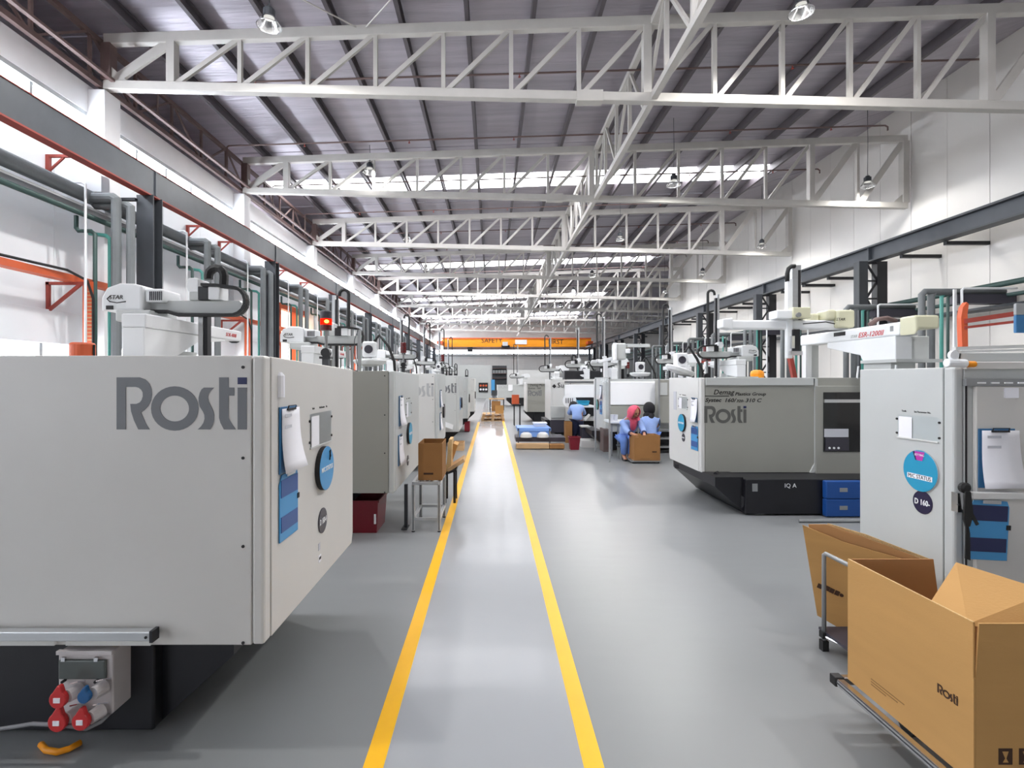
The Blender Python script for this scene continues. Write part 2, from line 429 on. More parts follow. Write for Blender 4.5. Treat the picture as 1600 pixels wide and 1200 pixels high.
# right wall
wr = bpy.data.objects.new('wall_right', None); COL.objects.link(wr); tag(wr, kind='structure')
y = Y0
while y < YW-.01:
    ye = min(y+1.22, YW)
    MB().box(XR+random.uniform(0, .006), XR+.1, y+.007, ye-.007, 0, 10.3).build('wall_panel', M_wallR, wr)
    y = ye
MB().box(XR+.09, XR+.2, Y0, YW, 0, 10.4).build('wall_backing', M_frame, wr)
MB().box(XR, XW, YW-.2, YW-.02, 0, 10.4).build('return_wall', M_wallR, wr)
y = YW
while y < Y1-.01:
    MB().box(XW, XW+.1, y+.01, min(y+3, Y1)-.01, 0, 9.4).build('wall_panel', M_mach2, wr); y += 3
# front wall behind the camera, and far wall
wb = MB().box(-9, 13, Y0-.2, Y0, 0, 10.4).build('wall_front', M_wallR); tag(wb, kind='structure')
wf = bpy.data.objects.new('wall_back', None); COL.objects.link(wf); tag(wf, kind='structure')
x = -9.0
while x < XW:
    MB().box(x+.01, x+1.64, Y1, Y1+.1, 0, 4.84).build('wall_panel', M_machb, wf); x += 1.65
MB().box(-9, XW+.3, Y1+.1, Y1+.2, 0, 10.4).build('wall_backing', M_frame, wf)
MB().box(-9, XW+.3, Y1-.02, Y1+.1, 5.34, 10.3).build('upper_wall', M_wallR, wf)
wn = bpy.data.objects.new('window_%d' % n, None); COL.objects.link(wn); tag(wn, kind='structure')
for i in range(6):
    MB().box(-8.6+i*3.6, -5.2+i*3.6, Y1, Y1+.05, 4.86, 5.32).build('window_pane', M_pane, wn)
tag(MB().tube([(-7.5, 65.6, 4.55), (12.4, 65.6, 4.55)], .06, 6).build('trim_1', M_dark), kind='structure')

# floor lines
for i, (x, lab) in enumerate(((-.532, 'yellow painted floor line on the left side of the walkway'), (.378, 'yellow painted floor line on the right side of the walkway'))):
    mb = MB()
    mb.box(x, x+.084, -1, 22.0 if i else 19.0, 0.0, 0.0015)
    tag(mb.build('floor_line', M_yellow), lab, 'floor marking', 'yellow walkway lines')

# ------------------------------------------------------------------ roof trusses
XV = [-7.39, -6.16]+[-6.16+1.305*i for i in range(1, 12)]
XV = XV+[9.55, 10.95, 12.35]
def truss(Y, i):
    far = ORD[i]
    t = thing('roof_truss', '%s grey steel lattice roof truss spanning the hall, counted from the camera' % far if i else 'grey steel lattice roof truss directly over the camera, above the frame', 'truss', (-7.39, Y, 7.24), 'roof trusses across the hall')
    if i == 1: t['label'] = 'nearest grey steel lattice truss crossing the top of the view'
    elif i > 1: t['label'] = '%s grey steel lattice roof truss from the camera' % ORD[i-1]
    xs0, xs1 = -7.45, (12.42 if Y < YW else XW-.1)
    xv = XV if Y < YW else XV[:-2]+[9.55+1.33*q for q in range(1, 11)]
    zt_ = lambda x: ztop(x) if x < 12.5 else ztop(12.5)-.034*(x-12.5)
    zb_ = lambda x: zbot(x) if x < 12.5 else zbot(12.5)
    if Y > YW:
        MB().bar((12.4, Y, ztop(12.4)), (xs1, Y, zt_(xs1)), .14, .2).build('top_chord', M_truss, t)
        MB().bar((12.4, Y, zbot(12.4)), (xs1, Y, zb_(xs1)), .16, .17).build('bottom_chord', M_truss, t)
    MB().bar((xs0, Y, ztop(xs0)), (min(xs1, 12.42), Y, ztop(min(xs1, 12.42))), .14, .2).build('top_chord', M_truss, t, bevel=.012 if i < 3 else 0)
    MB().bar((xs0, Y, zbot(xs0)), (min(xs1, 12.42), Y, zbot(min(xs1, 12.42))), .16, .17).build('bottom_chord', M_truss, t, bevel=.012 if i < 3 else 0)
    MB().box(1.62, 2.12, Y-.1, Y+.1, zbot(1.9)-.11, zbot(1.9)+.1).build('splice_plate', M_truss, t)
    for j, x in enumerate(xv):
        wd = .17 if j in (1, 13) else (.2 if j in (0, 15) else .085)
        if abs(x-3.0) < .15: wd = .17
        MB().bar((x, Y, zb_(x)+.08), (x, Y, zt_(x)-.09), wd*.9, wd, up=(0,1,0)).build('vertical', M_truss if j else M_dkbrown, t)
    for j in range(len(xv)-1):
        a, b = xv[j], xv[j+1]
        wd = .17 if j in (0, 13, 14) else .085
        MB().bar((a+.08, Y-.01, zb_(a)+.07), (b-.05, Y-.01, zt_(b)-.09), .06, wd, up=(0,0,1)).build('diagonal', M_truss, t)
    # gusset plates at the ends
    MB().prism([(0, 0), (-.45, 0), (0, .4)], (12.42, Y-.02, zbot(12.4)+.08), (1,0,0), (0,0,1), .03).build('gusset_plate', M_truss, t)
    MB().prism([(0, 0), (.4, 0), (0, .35)], (-7.4, Y-.02, zbot(-7.4)+.08), (1,0,0), (0,0,1), .03).build('gusset_plate', M_truss, t)
    return t
for i, Y in enumerate(TY):
    if i == 0: continue
    truss(Y, i)

# longitudinal girders
def long_girder(name, label, X, zb, zt, y0, y1, step, mat, cw, ww):
    t = thing(name, label, 'girder', (X, y0, zb))
    MB().bar((X, y0, zt), (X, y1, zt), cw, cw*1.0).build('top_chord', mat, t)
    MB().bar((X, y0, zb), (X, y1, zb), cw, cw*1.1).build('bottom_chord', mat, t)
    k = int((y1-y0)/step)
    for j in range(k+1):
        y = y0+j*step
        MB().bar((X, y, zb), (X, y, zt), ww, ww, up=(0,1,0)).build('vertical', mat, t)
        if j < k:
            a, b = (zb, zt) if j % 2 == 0 else (zt, zb)
            MB().bar((X, y+.05, a), (X, y+step-.05, b), ww*.8, ww*.8).build('diagonal', mat, t)
    return t
long_girder('lattice_girder', 'long pale lattice girder running down the hall under the roof, crossing the trusses', 3.1, zbot(3.1)+.02, ztop(3.1)-.02, 3.0, 64, 1.22, M_truss, .12, .075)
long_girder('eave_girder', 'brown primed lattice girder running along the top of the left wall', -7.5, 7.22, 8.05, 1.0, 64, 1.22, M_dkbrown, .09, .05)
t = thing('cable_tray', 'brown ledge tray running along the eave beside the left lattice girder', 'tray', (-7.25, 1, 7.3))
MB().bar((-7.25, 1, 7.3), (-7.25, 64, 7.3), .08, .05).build('tray_body', M_dkbrown, t)

# crane runway beams
t = thing('runway_beam', 'dark grey crane runway I-beam with red flanges along the left wall', 'beam', (-6.6, -2, 5.1), 'crane runway beams')
MB().box(-6.53, -6.49, -3, 64, 5.11, 5.60).build('web', M_crane, t)
MB().box(-6.66, -6.485, -3, 64, 5.09, 5.115).build('bottom_flange', M_red, t)
MB().box(-6.66, -6.475, -3, 64, 5.595, 5.61).build('top_flange', M_red, t)
MB().box(-6.64, -6.58, -3, 64, 5.61, 5.64).build('crane_rail', M_dark, t)
for y in TY: MB().box(-6.52, -6.47, y-.02, y+.02, 5.12, 5.59).build('stiffener', M_crane, t)
t = thing('runway_beam', 'dark grey crane runway I-beam climbing across the right wall', 'beam', (11.4, 6, 5.1), 'crane runway beams')
MB().box(11.37, 11.43, -3, 64, 5.14, 5.54).build('web', M_crane, t)
MB().box(11.24, 11.56, -3, 64, 5.10, 5.14).build('bottom_flange', M_dark, t)
MB().box(11.24, 11.56, -3, 64, 5.52, 5.57).build('top_flange', M_dark, t)
for y in TY: MB().box(11.26, 11.54, y-.02, y+.02, 5.14, 5.54).build('stiffener', M_crane, t)
for i, T in enumerate(TY[2:7]):
    for j, d in enumerate((-2.35, -.95, 2.2, 3.5)):
        Y = T+d
        t = MB().box(11.5, 12.62, Y-.05, Y+.05, 5.0, 5.09).build('beam_bracket', M_black)
        tag(t, 'short black stub bracket tying the right runway beam to the wall, %s from the camera' % (ORD[i*4+j] if i*4+j < 20 else 'far one, number %d' % (i*4+j+1)), 'bracket', 'stub brackets behind the right runway beam')
# columns
for i, Y in enumerate([T for T in TY if T > 4]):
    t = thing('steel_column', '%s dark grey steel column holding the left crane beam, counted from the camera' % ORD[i], 'column', (-6.6, Y, 0), 'left crane columns')
    MB().box(-6.76, -6.44, Y-.14, Y-.12, 0, 5.1).build('front_flange', M_dark, t)
    MB().box(-6.76, -6.44, Y+.12, Y+.14, 0, 5.1).build('rear_flange', M_dark, t)
    MB().box(-6.62, -6.58, Y-.12, Y+.12, 0, 5.1).build('web', M_dark, t)
    t = thing('lattice_column', '%s black lattice column holding the right crane beam, counted from the camera' % ORD[i], 'column', (11.3, Y, 0), 'right lattice crane columns')
    MB().box(10.92, 11.18, Y-.12, Y+.12, 0, 5.1).build('inner_chord', M_dark, t)
    MB().box(11.46, 11.76, Y-.12, Y+.12, 0, 5.1).build('outer_chord', M_black, t)
    k = 9
    for j in range(k):
        z = .3+j*.53
        a, b = (z, z+.5) if j % 2 else (z+.5, z)
        if i < 6:
            MB().bar((11.16, Y-.08, a), (11.48, Y-.08, b), .03, .06).build('lacing', M_black, t)
            MB().bar((11.16, Y-.08, z+.51), (11.48, Y-.08, z+.51), .03, .05).build('batten', M_black, t)

# sprinkler pipes across the roof
for i in range(11):
    Y = 11.25+2.95*i
    z = lambda x: 8.06+.031*(x+7.4)
    t = thing('sprinkler_pipe', '%s thin dark sprinkler pipe slung across under the roof foil, counted from the camera' % ORD[i], 'pipe', (-7.35, Y, 8.06), 'sprinkler pipes under the roof')
    MB().tube([(-7.35, Y, 7.4), (-7.35, Y, 8.03), (-7.3, Y, z(-7.3)), (10.9, Y, z(10.9)), (10.97, Y, z(10.9)-.04), (10.97, Y, z(10.9)-.14)], .022, 6).build('pipe', M_dkbrown, t)
    for x in (-5.2, -2.3, .6, 3.9, 6.6, 9.4):
        MB().lathe([(.012, .0), (.012, -.05), (.03, -.055), (.03, -.065)], (x, Y, z(x)-.015), n=6).build('sprinkler_head', M_red, t)

# high-bay lamps
def lamp(x, y, z, label, hang=.9, r=.19, watt=1.0):
    t = thing('high_bay_lamp', label, 'lamp', (x, y, z), 'high-bay lamps hanging from the roof')
    MB().lathe([(r, 0), (r*.97, .02), (r*.6, .14), (r*.48, .17)], (x, y, z), n=24, caps=False).build('lamp_dish', M_reflector, t, smooth=True)
    MB().lathe([(r*1.02, -.006), (r*1.04, .004), (r*1.0, .012), (r*.98, 0.0)], (x, y, z), n=24, caps=False).build('dish_rim', M_chrome, t)
    MB().lathe([(r*.44, .14), (r*.44, .142)], (x, y, z), n=16).build('lamp_lens', M_lampglass, t)
    mb = MB(); mb.lathe([(r*.42, .145), (r*.42, .27), (r*.30, .28), (r*.30, .31)], (x, y, z), n=16)
    h = mb.build('housing', M_black, t)
    fins = MB()
    for k in range(14):
        a = 2*math.pi*k/14; c, s = math.cos(a), math.sin(a)
        fins.bar((x+c*r*.44, y+s*r*.44, z+.15), (x+c*r*.44, y+s*r*.44, z+.27), .014, .05, up=(-s, c, 0))
    f = fins.build('cooling_fins', M_dark, t); f['kind'] = 'stuff'
    MB().tube([(x, y, z+.31), (x+.01, y, z+.31+hang*.5), (x, y, z+.31+hang)], .008, 5).build('cord', M_dark, t)
    ld = bpy.data.lights.new('lamp_light', 'SPOT'); ld.energy = LAMP_W*watt; ld.spot_size = math.radians(172); ld.spot_blend = .3; ld.shadow_soft_size = .13; ld.color = (1.0, .985, .96)
    lo = bpy.data.objects.new('lamp_light', ld); COL.objects.link(lo); lo.location = (x, y, z+.04); put(lo, t)
    MB().tube([(x-.03, y, z+.31), (x-.03, y, z+.35), (x, y, z+.38), (x+.03, y, z+.35), (x+.03, y, z+.31)], .006, 5).build('hook', M_chrome, t)
rows = [('left', -3.66, [8.4, 15.3, 22.0, 28.2, 34.4, 40.5, 2.0], [7.38, 7.75, 7.55, 7.6, 7.55, 7.5, 7.4]),
        ('middle', 5.07, [8.4, 14.3, 20.3, 26.0, 32.0, 38.0, 2.2], [7.60, 7.0, 7.1, 6.8, 7.0, 7.0, 7.4]),
        ('right', 10.85, [14.8, 20.6, 26.4, 32.2], [7.15, 6.9, 7.0, 7.0])]
for nm, x, ys_, zs in rows:  # left and middle rows end in lamps added unseen to fill near fronts
    for i, (y, z) in enumerate(zip(ys_, zs)):
        lamp(x, y, z, '%s hanging high-bay lamp in the %s row, counted from the camera' % (ORD[i], nm) if y > 5 else 'added high-bay lamp continuing the %s row %s, outside the view' % (nm, 'above the camera' if y > 0 else 'behind the camera'), hang=zroof(x)-z-.33, watt=1.0 if nm != 'right' else .3)

# sag rods at the top
t = thing('bracing_rod', 'thin white diagonal bracing rods meeting on the nearest truss, left of centre', 'rod', (XP(563, 9.7), 9.7, 8.5))
MB().tube([P(556, 42, 9.8), P(474, 0, 9.0), P(440, -20, 8.6)], .014, 5).build('rod', M_truss, t)
MB().tube([P(572, 42, 9.8), P(608, 2, 9.0), P(630, -20, 8.6)], .014, 5).build('rod', M_truss, t)

# ------------------------------------------------------------------ logos and signs
def arc(cx, cy, rx, ry, a0, a1, n=10):
    return [(cx+rx*math.cos(math.radians(a0+(a1-a0)*i/n)), cy+ry*math.sin(math.radians(a0+(a1-a0)*i/n))) for i in range(n+1)]
# letter outlines traced as a 1350 x 540 unit word, origin at lower left
def word_logo(parent, o, r, u, width, mat, mdot, letters='Rosti', depth=.001):
    k = width/1350.0
    r = Vector(r)*k; u = Vector(u)*k
    def pr(name, poly, m=mat):
        mb = MB(); mb.prism([p for p in poly], o, r, u, depth); ob = mb.build(name, m, parent); return ob
    if 'R' in letters:
        pr('letter', [(0,0),(97,0),(97,440),(200,440),(230,432),(255,412),(270,385),(272,345),(260,305),(240,280),(205,265),(142,265),(150,190),(180,95),(225,0),(345,0),(300,70),(255,175),(290,200),(330,245),(358,300),(368,360),(362,420),(340,475),(300,518),(240,540),(0,540)])
    if 'o' in letters:
        mb = MB(); n = 32; cx, cy = 603, 217
        O = Vector(o); nr = r.cross(u).normalized()*depth
        vs = []; fs = []
        for q in range(n):
            a = 2*math.pi*q/n
            po = O+r*(cx+246*math.cos(a))+u*(cy+230*math.sin(a)); pi_ = O+r*(cx+148*math.cos(a))+u*(cy+134*math.sin(a))
            vs += [po, pi_, po+nr, pi_+nr]
        for q in range(n):
            A = 4*q; B = 4*((q+1) % n)
            fs += [(A+2, B+2, B+3, A+3), (A, A+1, B+1, B), (A, B, B+2, A+2), (A+1, A+3, B+3, B+1)]
        mb.add(vs, fs); mb.build('letter', mat, parent)
    if 's' in letters:
        pr('letter', [(840,0),(970,0),(995,45),(1010,100),(1012,150),(1000,200),(975,250),(955,290),(948,330),(955,370),(975,400),(1012,434),(905,434),(880,415),(862,380),(850,330),(850,285),(862,235),(895,185),(910,150),(912,110),(900,70),(875,32)])
    if 't' in letters:
        pr('letter', [(1112,0),(1238,0),(1200,50),(1175,90),(1162,120),(1162,350),(1220,350),(1220,435),(1162,435),(1162,540),(1062,540),(1062,120),(1075,70)])
    if 'i' in letters:
        pr('letter', [(1254,0),(1350,0),(1350,434),(1254,434)])
        pr('letter_dot', [(1254,468),(1350,468),(1350,540),(1254,540)], mdot)

def disc_sign(parent, c, nrm, r, th, mface, txt=None, tsize=.03, right=(0,1,0), strip=False, rim=M_ink, sector=False, name='status_disc', tz=0.0, tmat=None):
    nrm = Vector(nrm); c = Vector(c); right = Vector(right)
    rimo = MB().lathe([(r*.98, 0), (r, .003), (r, th-.002)], c, nrm, n=36).build(name, rim, parent)
    MB().lathe([(r*.995, th-.002), (r*.98, th)], c, nrm, n=36).build('disc_face', mface, rimo)
    up = Vector((0,0,1)); f = c+nrm*(th+.001)
    if strip:
        MB().prism([(-r*.72, -r*.42), (r*.72, -r*.42), (r*.72, -r*.18), (-r*.72, -r*.18)], f, right, up, .001).build('label_strip', M_paper, rimo)
        text(txt, tsize, f+nrm*.0015+up*(-r*.39), right, up, M_ink, rimo, align='CENTER', fit=r*1.3)
    elif txt:
        text(txt, tsize, f+up*(-tsize*.35+tz), right, up, tmat or M_wtext, rimo, align='CENTER', fit=r*1.55, bold=.001)
    if sector:
        MB().prism([(-r*.16, r*.5), (r*.16, r*.5), (r*.3, r*.93), (-r*.28, r*.93)], f, right, up, .001).build('sector', M_magenta, rimo)
        MB().prism([(-r*.24, r*.5), (-r*.16, r*.5), (-r*.28, r*.93), (-r*.4, r*.9)], f, right, up, .001).build('sector', M_navy, rimo)
        text('SETTING', .018, f+nrm*.0012+up*r*.72, right, up, M_wtext, rimo, align='CENTER')
    return rimo
def doc_holder(parent, c, nrm, right, w, h):
    c = Vector(c); nrm = Vector(nrm); right = Vector(right); up = Vector((0,0,1))
    o = MB().prism([(-w/2,-h/2),(w/2,-h/2),(w/2,h/2),(-w/2,h/2)], c, right, up, .004).build('document_holder', M_acryl, parent)
    MB().prism([(-w*.46,-h*.45),(-w*.12,-h*.45),(-w*.12,h*.42),(-w*.46,h*.42)], c+nrm*.004, right, up, .001).build('inserted_card', M_paper, o)
    MB().prism([(-w/2,-h/2),(w/2,-h/2),(w/2,-h/2+.008),(-w/2,-h/2+.008)], c, right, up, .008).build('lower_lip', M_machw, o)
    for s in (-1, 1):
        for q in (-1, 1): MB().lathe([(.007, 0), (.007, .006)], c+right*s*w*.52+up*q*h*.3, nrm, n=8).build('screw', M_ink, o)
    for k, s_ in enumerate(('Tools', 'Set Parameter', 'No.')): text(s_, .016, c+right*(-w*.4+k*w*.32)+up*h*.62+nrm*.001, right, up, M_ink, o)
    return o
def clipboard(label, c, nrm, right, w=.22, h=.31, kind='paper', tilt=0.0):
    c = Vector(c); nrm = Vector(nrm); up = Vector((0,0,1)); right = Vector(right)
    t = thing('clipboard', label, 'clipboard', c, 'clipboards hung on the machines')
    q = Matrix.Rotation(tilt, 3, nrm); right = q @ right; up = q @ up
    if kind == 'paper':
        MB().prism([(-w/2,-h/2),(w*.4,-h/2),(w*.4,h/2),(-w/2,h/2)], c, right, up, .006).build('board', M_blueT, t, bevel=.002)
        # curling sheet of paper
        n = 8; vs = []; fs = []
        for i in range(n+1):
            v = i/n; z = h*.47-h*.97*v; lift = .010+.045*max(0, v-.35)**2
            for j in (0, 1, 2):
                x = -w*.44+w*.46*j+.03*v*w*j
                vs.append(c+right*x+up*(z+.02*v*j*h*0.5)+nrm*(lift+.02*v*v*j*.5))
        for i in range(n):
            for j in range(2): fs.append((i*3+j, i*3+j+1, i*3+3+j+1, i*3+3+j))
        m = MB(); m.add(vs, fs); p = m.build('paper_sheet', M_paper, t, smooth=True)
        md = p.modifiers.new('thick', 'SOLIDIFY'); md.thickness = .001
        for k, (a, b, z) in enumerate(((-.32, .02, .34), (-.32, .02, .17))):
            MB().prism([(w*a, h*z), (w*b, h*z), (w*b, h*(z+.045)), (w*a, h*(z+.045))], c+nrm*.0135, right, up, .0008).build('printed_table', M_paperink, p)
        MB().prism([(-w*.22, h*.44), (w*.22, h*.44), (w*.22, h*.47), (-w*.22, h*.47)], c+nrm*.012, right, up, .006).build('clip', M_ink, t)
        MB().tube([c+right*(-w*.2)+up*h*.45+nrm*.014, c+right*(-w*.2)+up*h*.51+nrm*.02, c+right*(w*.2)+up*h*.51+nrm*.02, c+right*(w*.2)+up*h*.45+nrm*.014], .003, 5).build('clip_wire', M_ink, t)
    else:
        MB().prism([(-w*.5,-h/2),(w*.5,-h*.5),(w*.5,h*.40),(w*.44,h/2),(-w*.38,h/2),(-w*.5,h*.36)], c, right, up, .006).build('board', M_blueL, t, bevel=.002)
        for a, b in ((.16, .42), (-.36, -.13)):
            MB().prism([(-w*.45,h*a),(w*.45,h*a),(w*.45,h*b),(-w*.45,h*b)], c+nrm*.006, right, up, .003).build('dark_pocket', M_blueD if kind == 'blue' else M_navy, t)
        MB().prism([(w*.44,h*.02),(w*.54,h*.02),(w*.54,h*.1),(w*.44,h*.1)], c+nrm*.004, right, up, .006).build('peg', M_ink, t)
        MB().prism([(-w*.2,h*.45),(w*.25,h*.45),(w*.25,h*.52),(-w*.2,h*.52)], c+nrm*.006, right, up, .01).build('clip', M_chrome, t, bevel=.002)
    return t

# ------------------------------------------------------------------ injection moulding machines
def machine(side, X, ya, yb, zb, zt, label, mfront, mend, reach=4.2, ztf=None, zbf=None, screws=True, base=(0.1, 0.55)):
    """side -1: row on the left (body runs to -x from X); +1: right row"""
    s = side; xo = X+s*reach; ztf = ztf or zt; zbf = zbf or zb
    t = thing('moulding_machine', label, 'machine', (X+s*1.5, (ya+yb)/2, 0), 'injection moulding machines in two rows')
    # guard enclosure over the clamp: closed tray shape
    prof = [(ya, zb), (yb, zbf), (yb, ztf), (ya, zt)]
    mb = MB(); x0 = X+s*.03
    def xprism(mb, poly, xa, xb, mi=0):
        n_ = len(poly); A = [(xa, p[0], p[1]) for p in poly]; B = [(xb, p[0], p[1]) for p in poly]
        return mb.add(A+B, [list(range(n_))[::-1], [n_+i for i in range(n_)]]+[[i, (i+1) % n_, n_+(i+1) % n_, n_+i] for i in range(n_)], mi)
    ins = .012
    xprism(mb, [(ya+ins, zb+ins), (yb-ins, zbf+ins), (yb-ins, ztf-ins), (ya+ins, zt-ins)], x0, X+s*reach*.62)
    mb.build('guard_body', mfront, t)
    # front cover, facing the camera
    MB().box(X+s*.055, X+s*reach*.62, ya, ya+.02, zb, zt).build('front_cover', mfront, t, bevel=.004)
    # corner post
    MB().box(X+s*.0, X+s*.052, ya, ya+.07, zb, zt).build('corner_post', mend, t, bevel=.012)
    # end cover facing the aisle
    eb = MB(); xprism(eb, [(ya+.075, zb), (yb-.03, zbf), (yb, zbf+.07), (yb, ztf), (ya+.075, zt-(zt-ztf)*.05)], X, X+s*.03)
    eb.build('end_cover', mend, t, bevel=.004)
    # injection unit housing further back
    MB().box(X+s*(reach*.62+.02), xo, ya+.15, yb-.12, zb+.15, zt-.25).build('injection_unit_cover', mend, t, bevel=.02)
    # black machine bed
    b0 = X+s*base[1]
    MB().box(b0, xo, ya+base[0], yb-.08, 0.02, zb-.004).build('machine_bed', M_black, t, bevel=.01)
    sk = MB(); sk.prism([(0, 0), (s*.0, .0), (s*-.33, .30), (s*-.33, zb-.02), (0, zb-.02)][1:], (b0, yb-.12, 0.03), (1,0,0), (0,0,1), (yb-.12)-(ya+base[0]+.06))
    sk.build('bed_flare', M_black, t)
    for k in range(3):
        for yy in (ya+base[0]+.1, yb-.18):
            MB().lathe([(.06, 0), (.06, .015), (.02, .02), (.02, .04)], (b0+s*(.2+1.3*k), yy, 0), n=10).build('levelling_foot', M_steelpost, t)
    if screws:
        for z in (zt-.05, zt-.44, zt-.82, zb+.01):
            MB().lathe([(.007, 0), (.007, -.004)], (X+s*.09, ya+.001, z), (0,1,0), n=8).build('screw', M_ink, t)
    return t

def stack_light(x, y, z, label, lit=False, k=1.0):
    t = thing('stack_light', label, 'signal lamp', (x, y, z-.3))
    MB().lathe([(.036*k, -.055*k), (.036*k, -.02*k)], (x, y, z), n=16).build('lower_lens', M_redlampdk, t)
    MB().lathe([(.037*k, -.018*k), (.037*k, .02*k)], (x, y, z), n=16).build('middle_lens', M_redglow if lit else M_redlampdk, t)
    if lit: MB().ball((x+.010, y-.027, z), .017, 10, (1, .8, .8)).build('lit_core', M_redhot, t)
    MB().lathe([(.036*k, .022*k), (.036*k, .065*k), (.03*k, .072*k)], (x, y, z), n=16).build('upper_lens', M_redlampdk if not lit else M_plateD, t)
    MB().tube([(x, y, z-.055*k), (x, y, z-.2*k)], .011*k, 8).build('pole', M_steelpost, t)
    MB().lathe([(.03*k, -.02), (.03*k, .02)], (x, y, z-.2*k), (0,1,0), n=12).build('swivel_joint', M_black, t)
    MB().box(x-.035*k, x+.035*k, y-.03, y+.03, z-.24*k, z-.225*k).build('bracket_plate', M_black, t)
    MB().box(x-.02, x+.02, y-.02, y+.02, z-.3, z-.235*k).build('foot_block', M_dark, t)
    return t

def arcpts(c, r, a0, a1, ax1, ax2, n=8):
    c = Vector(c); ax1 = Vector(ax1); ax2 = Vector(ax2)
    return [c+ax1*(r*math.cos(math.radians(a0+(a1-a0)*i/n)))+ax2*(r*math.sin(math.radians(a0+(a1-a0)*i/n))) for i in range(n+1)]
def robot(x, y, label, z=1.70, s=1.0, d=1, arm_top=2.2, detail=True, tall=False):
    """take-out robot. (x,y) = near end of traverse beam on x plane, z = machine top. d=+1 kick beam points to +x"""
    t = thing('take_out_robot', label, 'robot', (x, y, z))
    def X_(v): return x+d*s*v
    def Y_(v): return y+s*v
    def Z_(v): return z+s*v
    yo = .28
    # pedestal with side gusset under the beam
    mb = MB(); mb.prism([(.0, .01), (.28, .03), (.48, .12), (.8, .15), (.8, .165), (.0, .165)], (X_(-.125) if d > 0 else X_(-.01), Y_(0), z), (0, s, 0), (0, 0, s), .115*s)
    mb.build('pedestal', M_robot, t, bevel=.006)
    MB().box(X_(-.26), X_(.02), Y_(-.05), Y_(.5), Z_(0), Z_(.014)).build('base_plate', M_machb, t)
    MB().box(X_(-.2), X_(-.03), Y_(.3), Y_(.5), Z_(.014), Z_(.06)).build('base_block', M_machb, t)
    # traverse beam along the machine's short axis
    MB().box(X_(-.13), X_(0), Y_(0), Y_(1.0), Z_(.165), Z_(.235)).build('traverse_beam', M_robot, t, bevel=.008)
    MB().box(X_(-.10), X_(-.03), Y_(.99), Y_(1.05), Z_(.155), Z_(.225)).build('beam_end', M_black, t, bevel=.02)
    if detail: text('SOR-400II', .035*s, (X_(.001), Y_(.78 if d < 0 else .78), Z_(.185)), (0,1,0), (0,0,1), M_redplug, t, shear=.25, fit=.14*s)
    # carriage and drive body
    MB().box(X_(-.33), X_(-.135), Y_(yo-.05), Y_(yo+.2), Z_(.22), Z_(.285)).build('carriage', M_machb, t, bevel=.01)
    hp = [(-.43, .283), (-.2, .283), (-.2, .425), (-.25, .437), (-.33, .44), (-.40, .415), (-.43, .36)]
    mb = MB(); mb.prism(hp, (x, Y_(yo+.2), z), (d*s, 0, 0), (0, 0, s), (.22 if d > 0 else -.22)*s)
    body = mb.build('drive_housing', M_robot, t, bevel=.012)
    vent = MB().box(X_(-.2), X_(-.1), Y_(yo), Y_(yo+.18), Z_(.335), Z_(.412)).build('vent_cover', M_robot, t, bevel=.012)
    if detail:
        for k in range(7): MB().box(X_(-.17+.011*k), X_(-.165+.011*k), Y_(yo-.004), Y_(yo), Z_(.345), Z_(.395)).build('vent_slot', M_plateD, vent)
        text('STAR', .034*s, (X_(-.385 if d > 0 else -.29), Y_(yo-.0225), Z_(.348)), (1,0,0), (0,0,1), M_ink, body, shear=.2)
        c_ = -.385 if d > 0 else -.30
        MB().tube([(X_(-.29), Y_(yo-.022), Z_(.335)), (X_(-.34), Y_(yo-.022), Z_(.328)), (X_(-.38), Y_(yo-.022), Z_(.334)), (X_(-.395), Y_(yo-.022), Z_(.35)), (X_(-.375), Y_(yo-.022), Z_(.368))], .003*s, 5).build('emblem_stroke', M_ink, body)
        MB().box(X_(-.40), X_(-.36), Y_(yo-.024), Y_(yo-.015), Z_(.29), Z_(.312)).build('display', M_ink, body)
    # kick beam along the machine axis, above the traverse beam
    MB().prism([(-.22, .29), (.0, .275), (.31, .275), (.325, .29), (.325, .34), (.31, .352), (-.22, .352)], (x, Y_(yo+.12), z), (d*s,0,0), (0,0,s), d*.07*s).build('kick_beam', M_machb, t, bevel=.006)
    yc = Y_(yo+.02)
    lp = [(X_(-.2), yc, Z_(.285)), (X_(-.08), yc, Z_(.283)), (X_(-.02), yc, Z_(.265)), (X_(.25), yc, Z_(.263))]
    lp += arcpts((X_(.29), yc, Z_(.342)), .079*s, -80, 90, (d,0,0), (0,0,1), 8)+[(X_(.2), yc, Z_(.432)), (X_(.12), yc, Z_(.435))]
    mb = MB()
    for a, b in zip(lp[:-1], lp[1:]): mb.bar(a, b, .05*s, .016*s, up=(0,0,1) if abs(b[2]-a[2]) < abs(b[0]-a[0]) else (1,0,0))
    mb.tube(lp, .012*s, 6)
    mb.build('cable_chain', M_rubber, t)
    MB().prism([(.01, .43), (.03, .395), (.085, .395), (.085, .475), (.06, .483), (.02, .48)], (x, Y_(yo+.16), z), (d*s,0,0), (0,0,s), d*.12*s).build('arm_carriage', M_robot, t, bevel=.008)
    MB().box(X_(.03), X_(.2), Y_(yo+.04), Y_(yo+.13), Z_(.352), Z_(.40)).build('carriage_slide', M_machb, t, bevel=.004)
    MB().box(X_(.085), X_(.155), Y_(yo+.03), Y_(yo+.12), Z_(.352), Z_(.43)).build('motor_block', M_black, t, bevel=.004)
    MB().box(X_(.155), X_(.22), Y_(yo+.01), Y_(yo+.11), Z_(.352), Z_(.425)).build('valve_box', M_robot, t, bevel=.004)
    at = arm_top
    MB().box(X_(.03), X_(.058), Y_(yo+.13), Y_(yo+.17), z+.02, at).build('vertical_arm', M_alu, t)
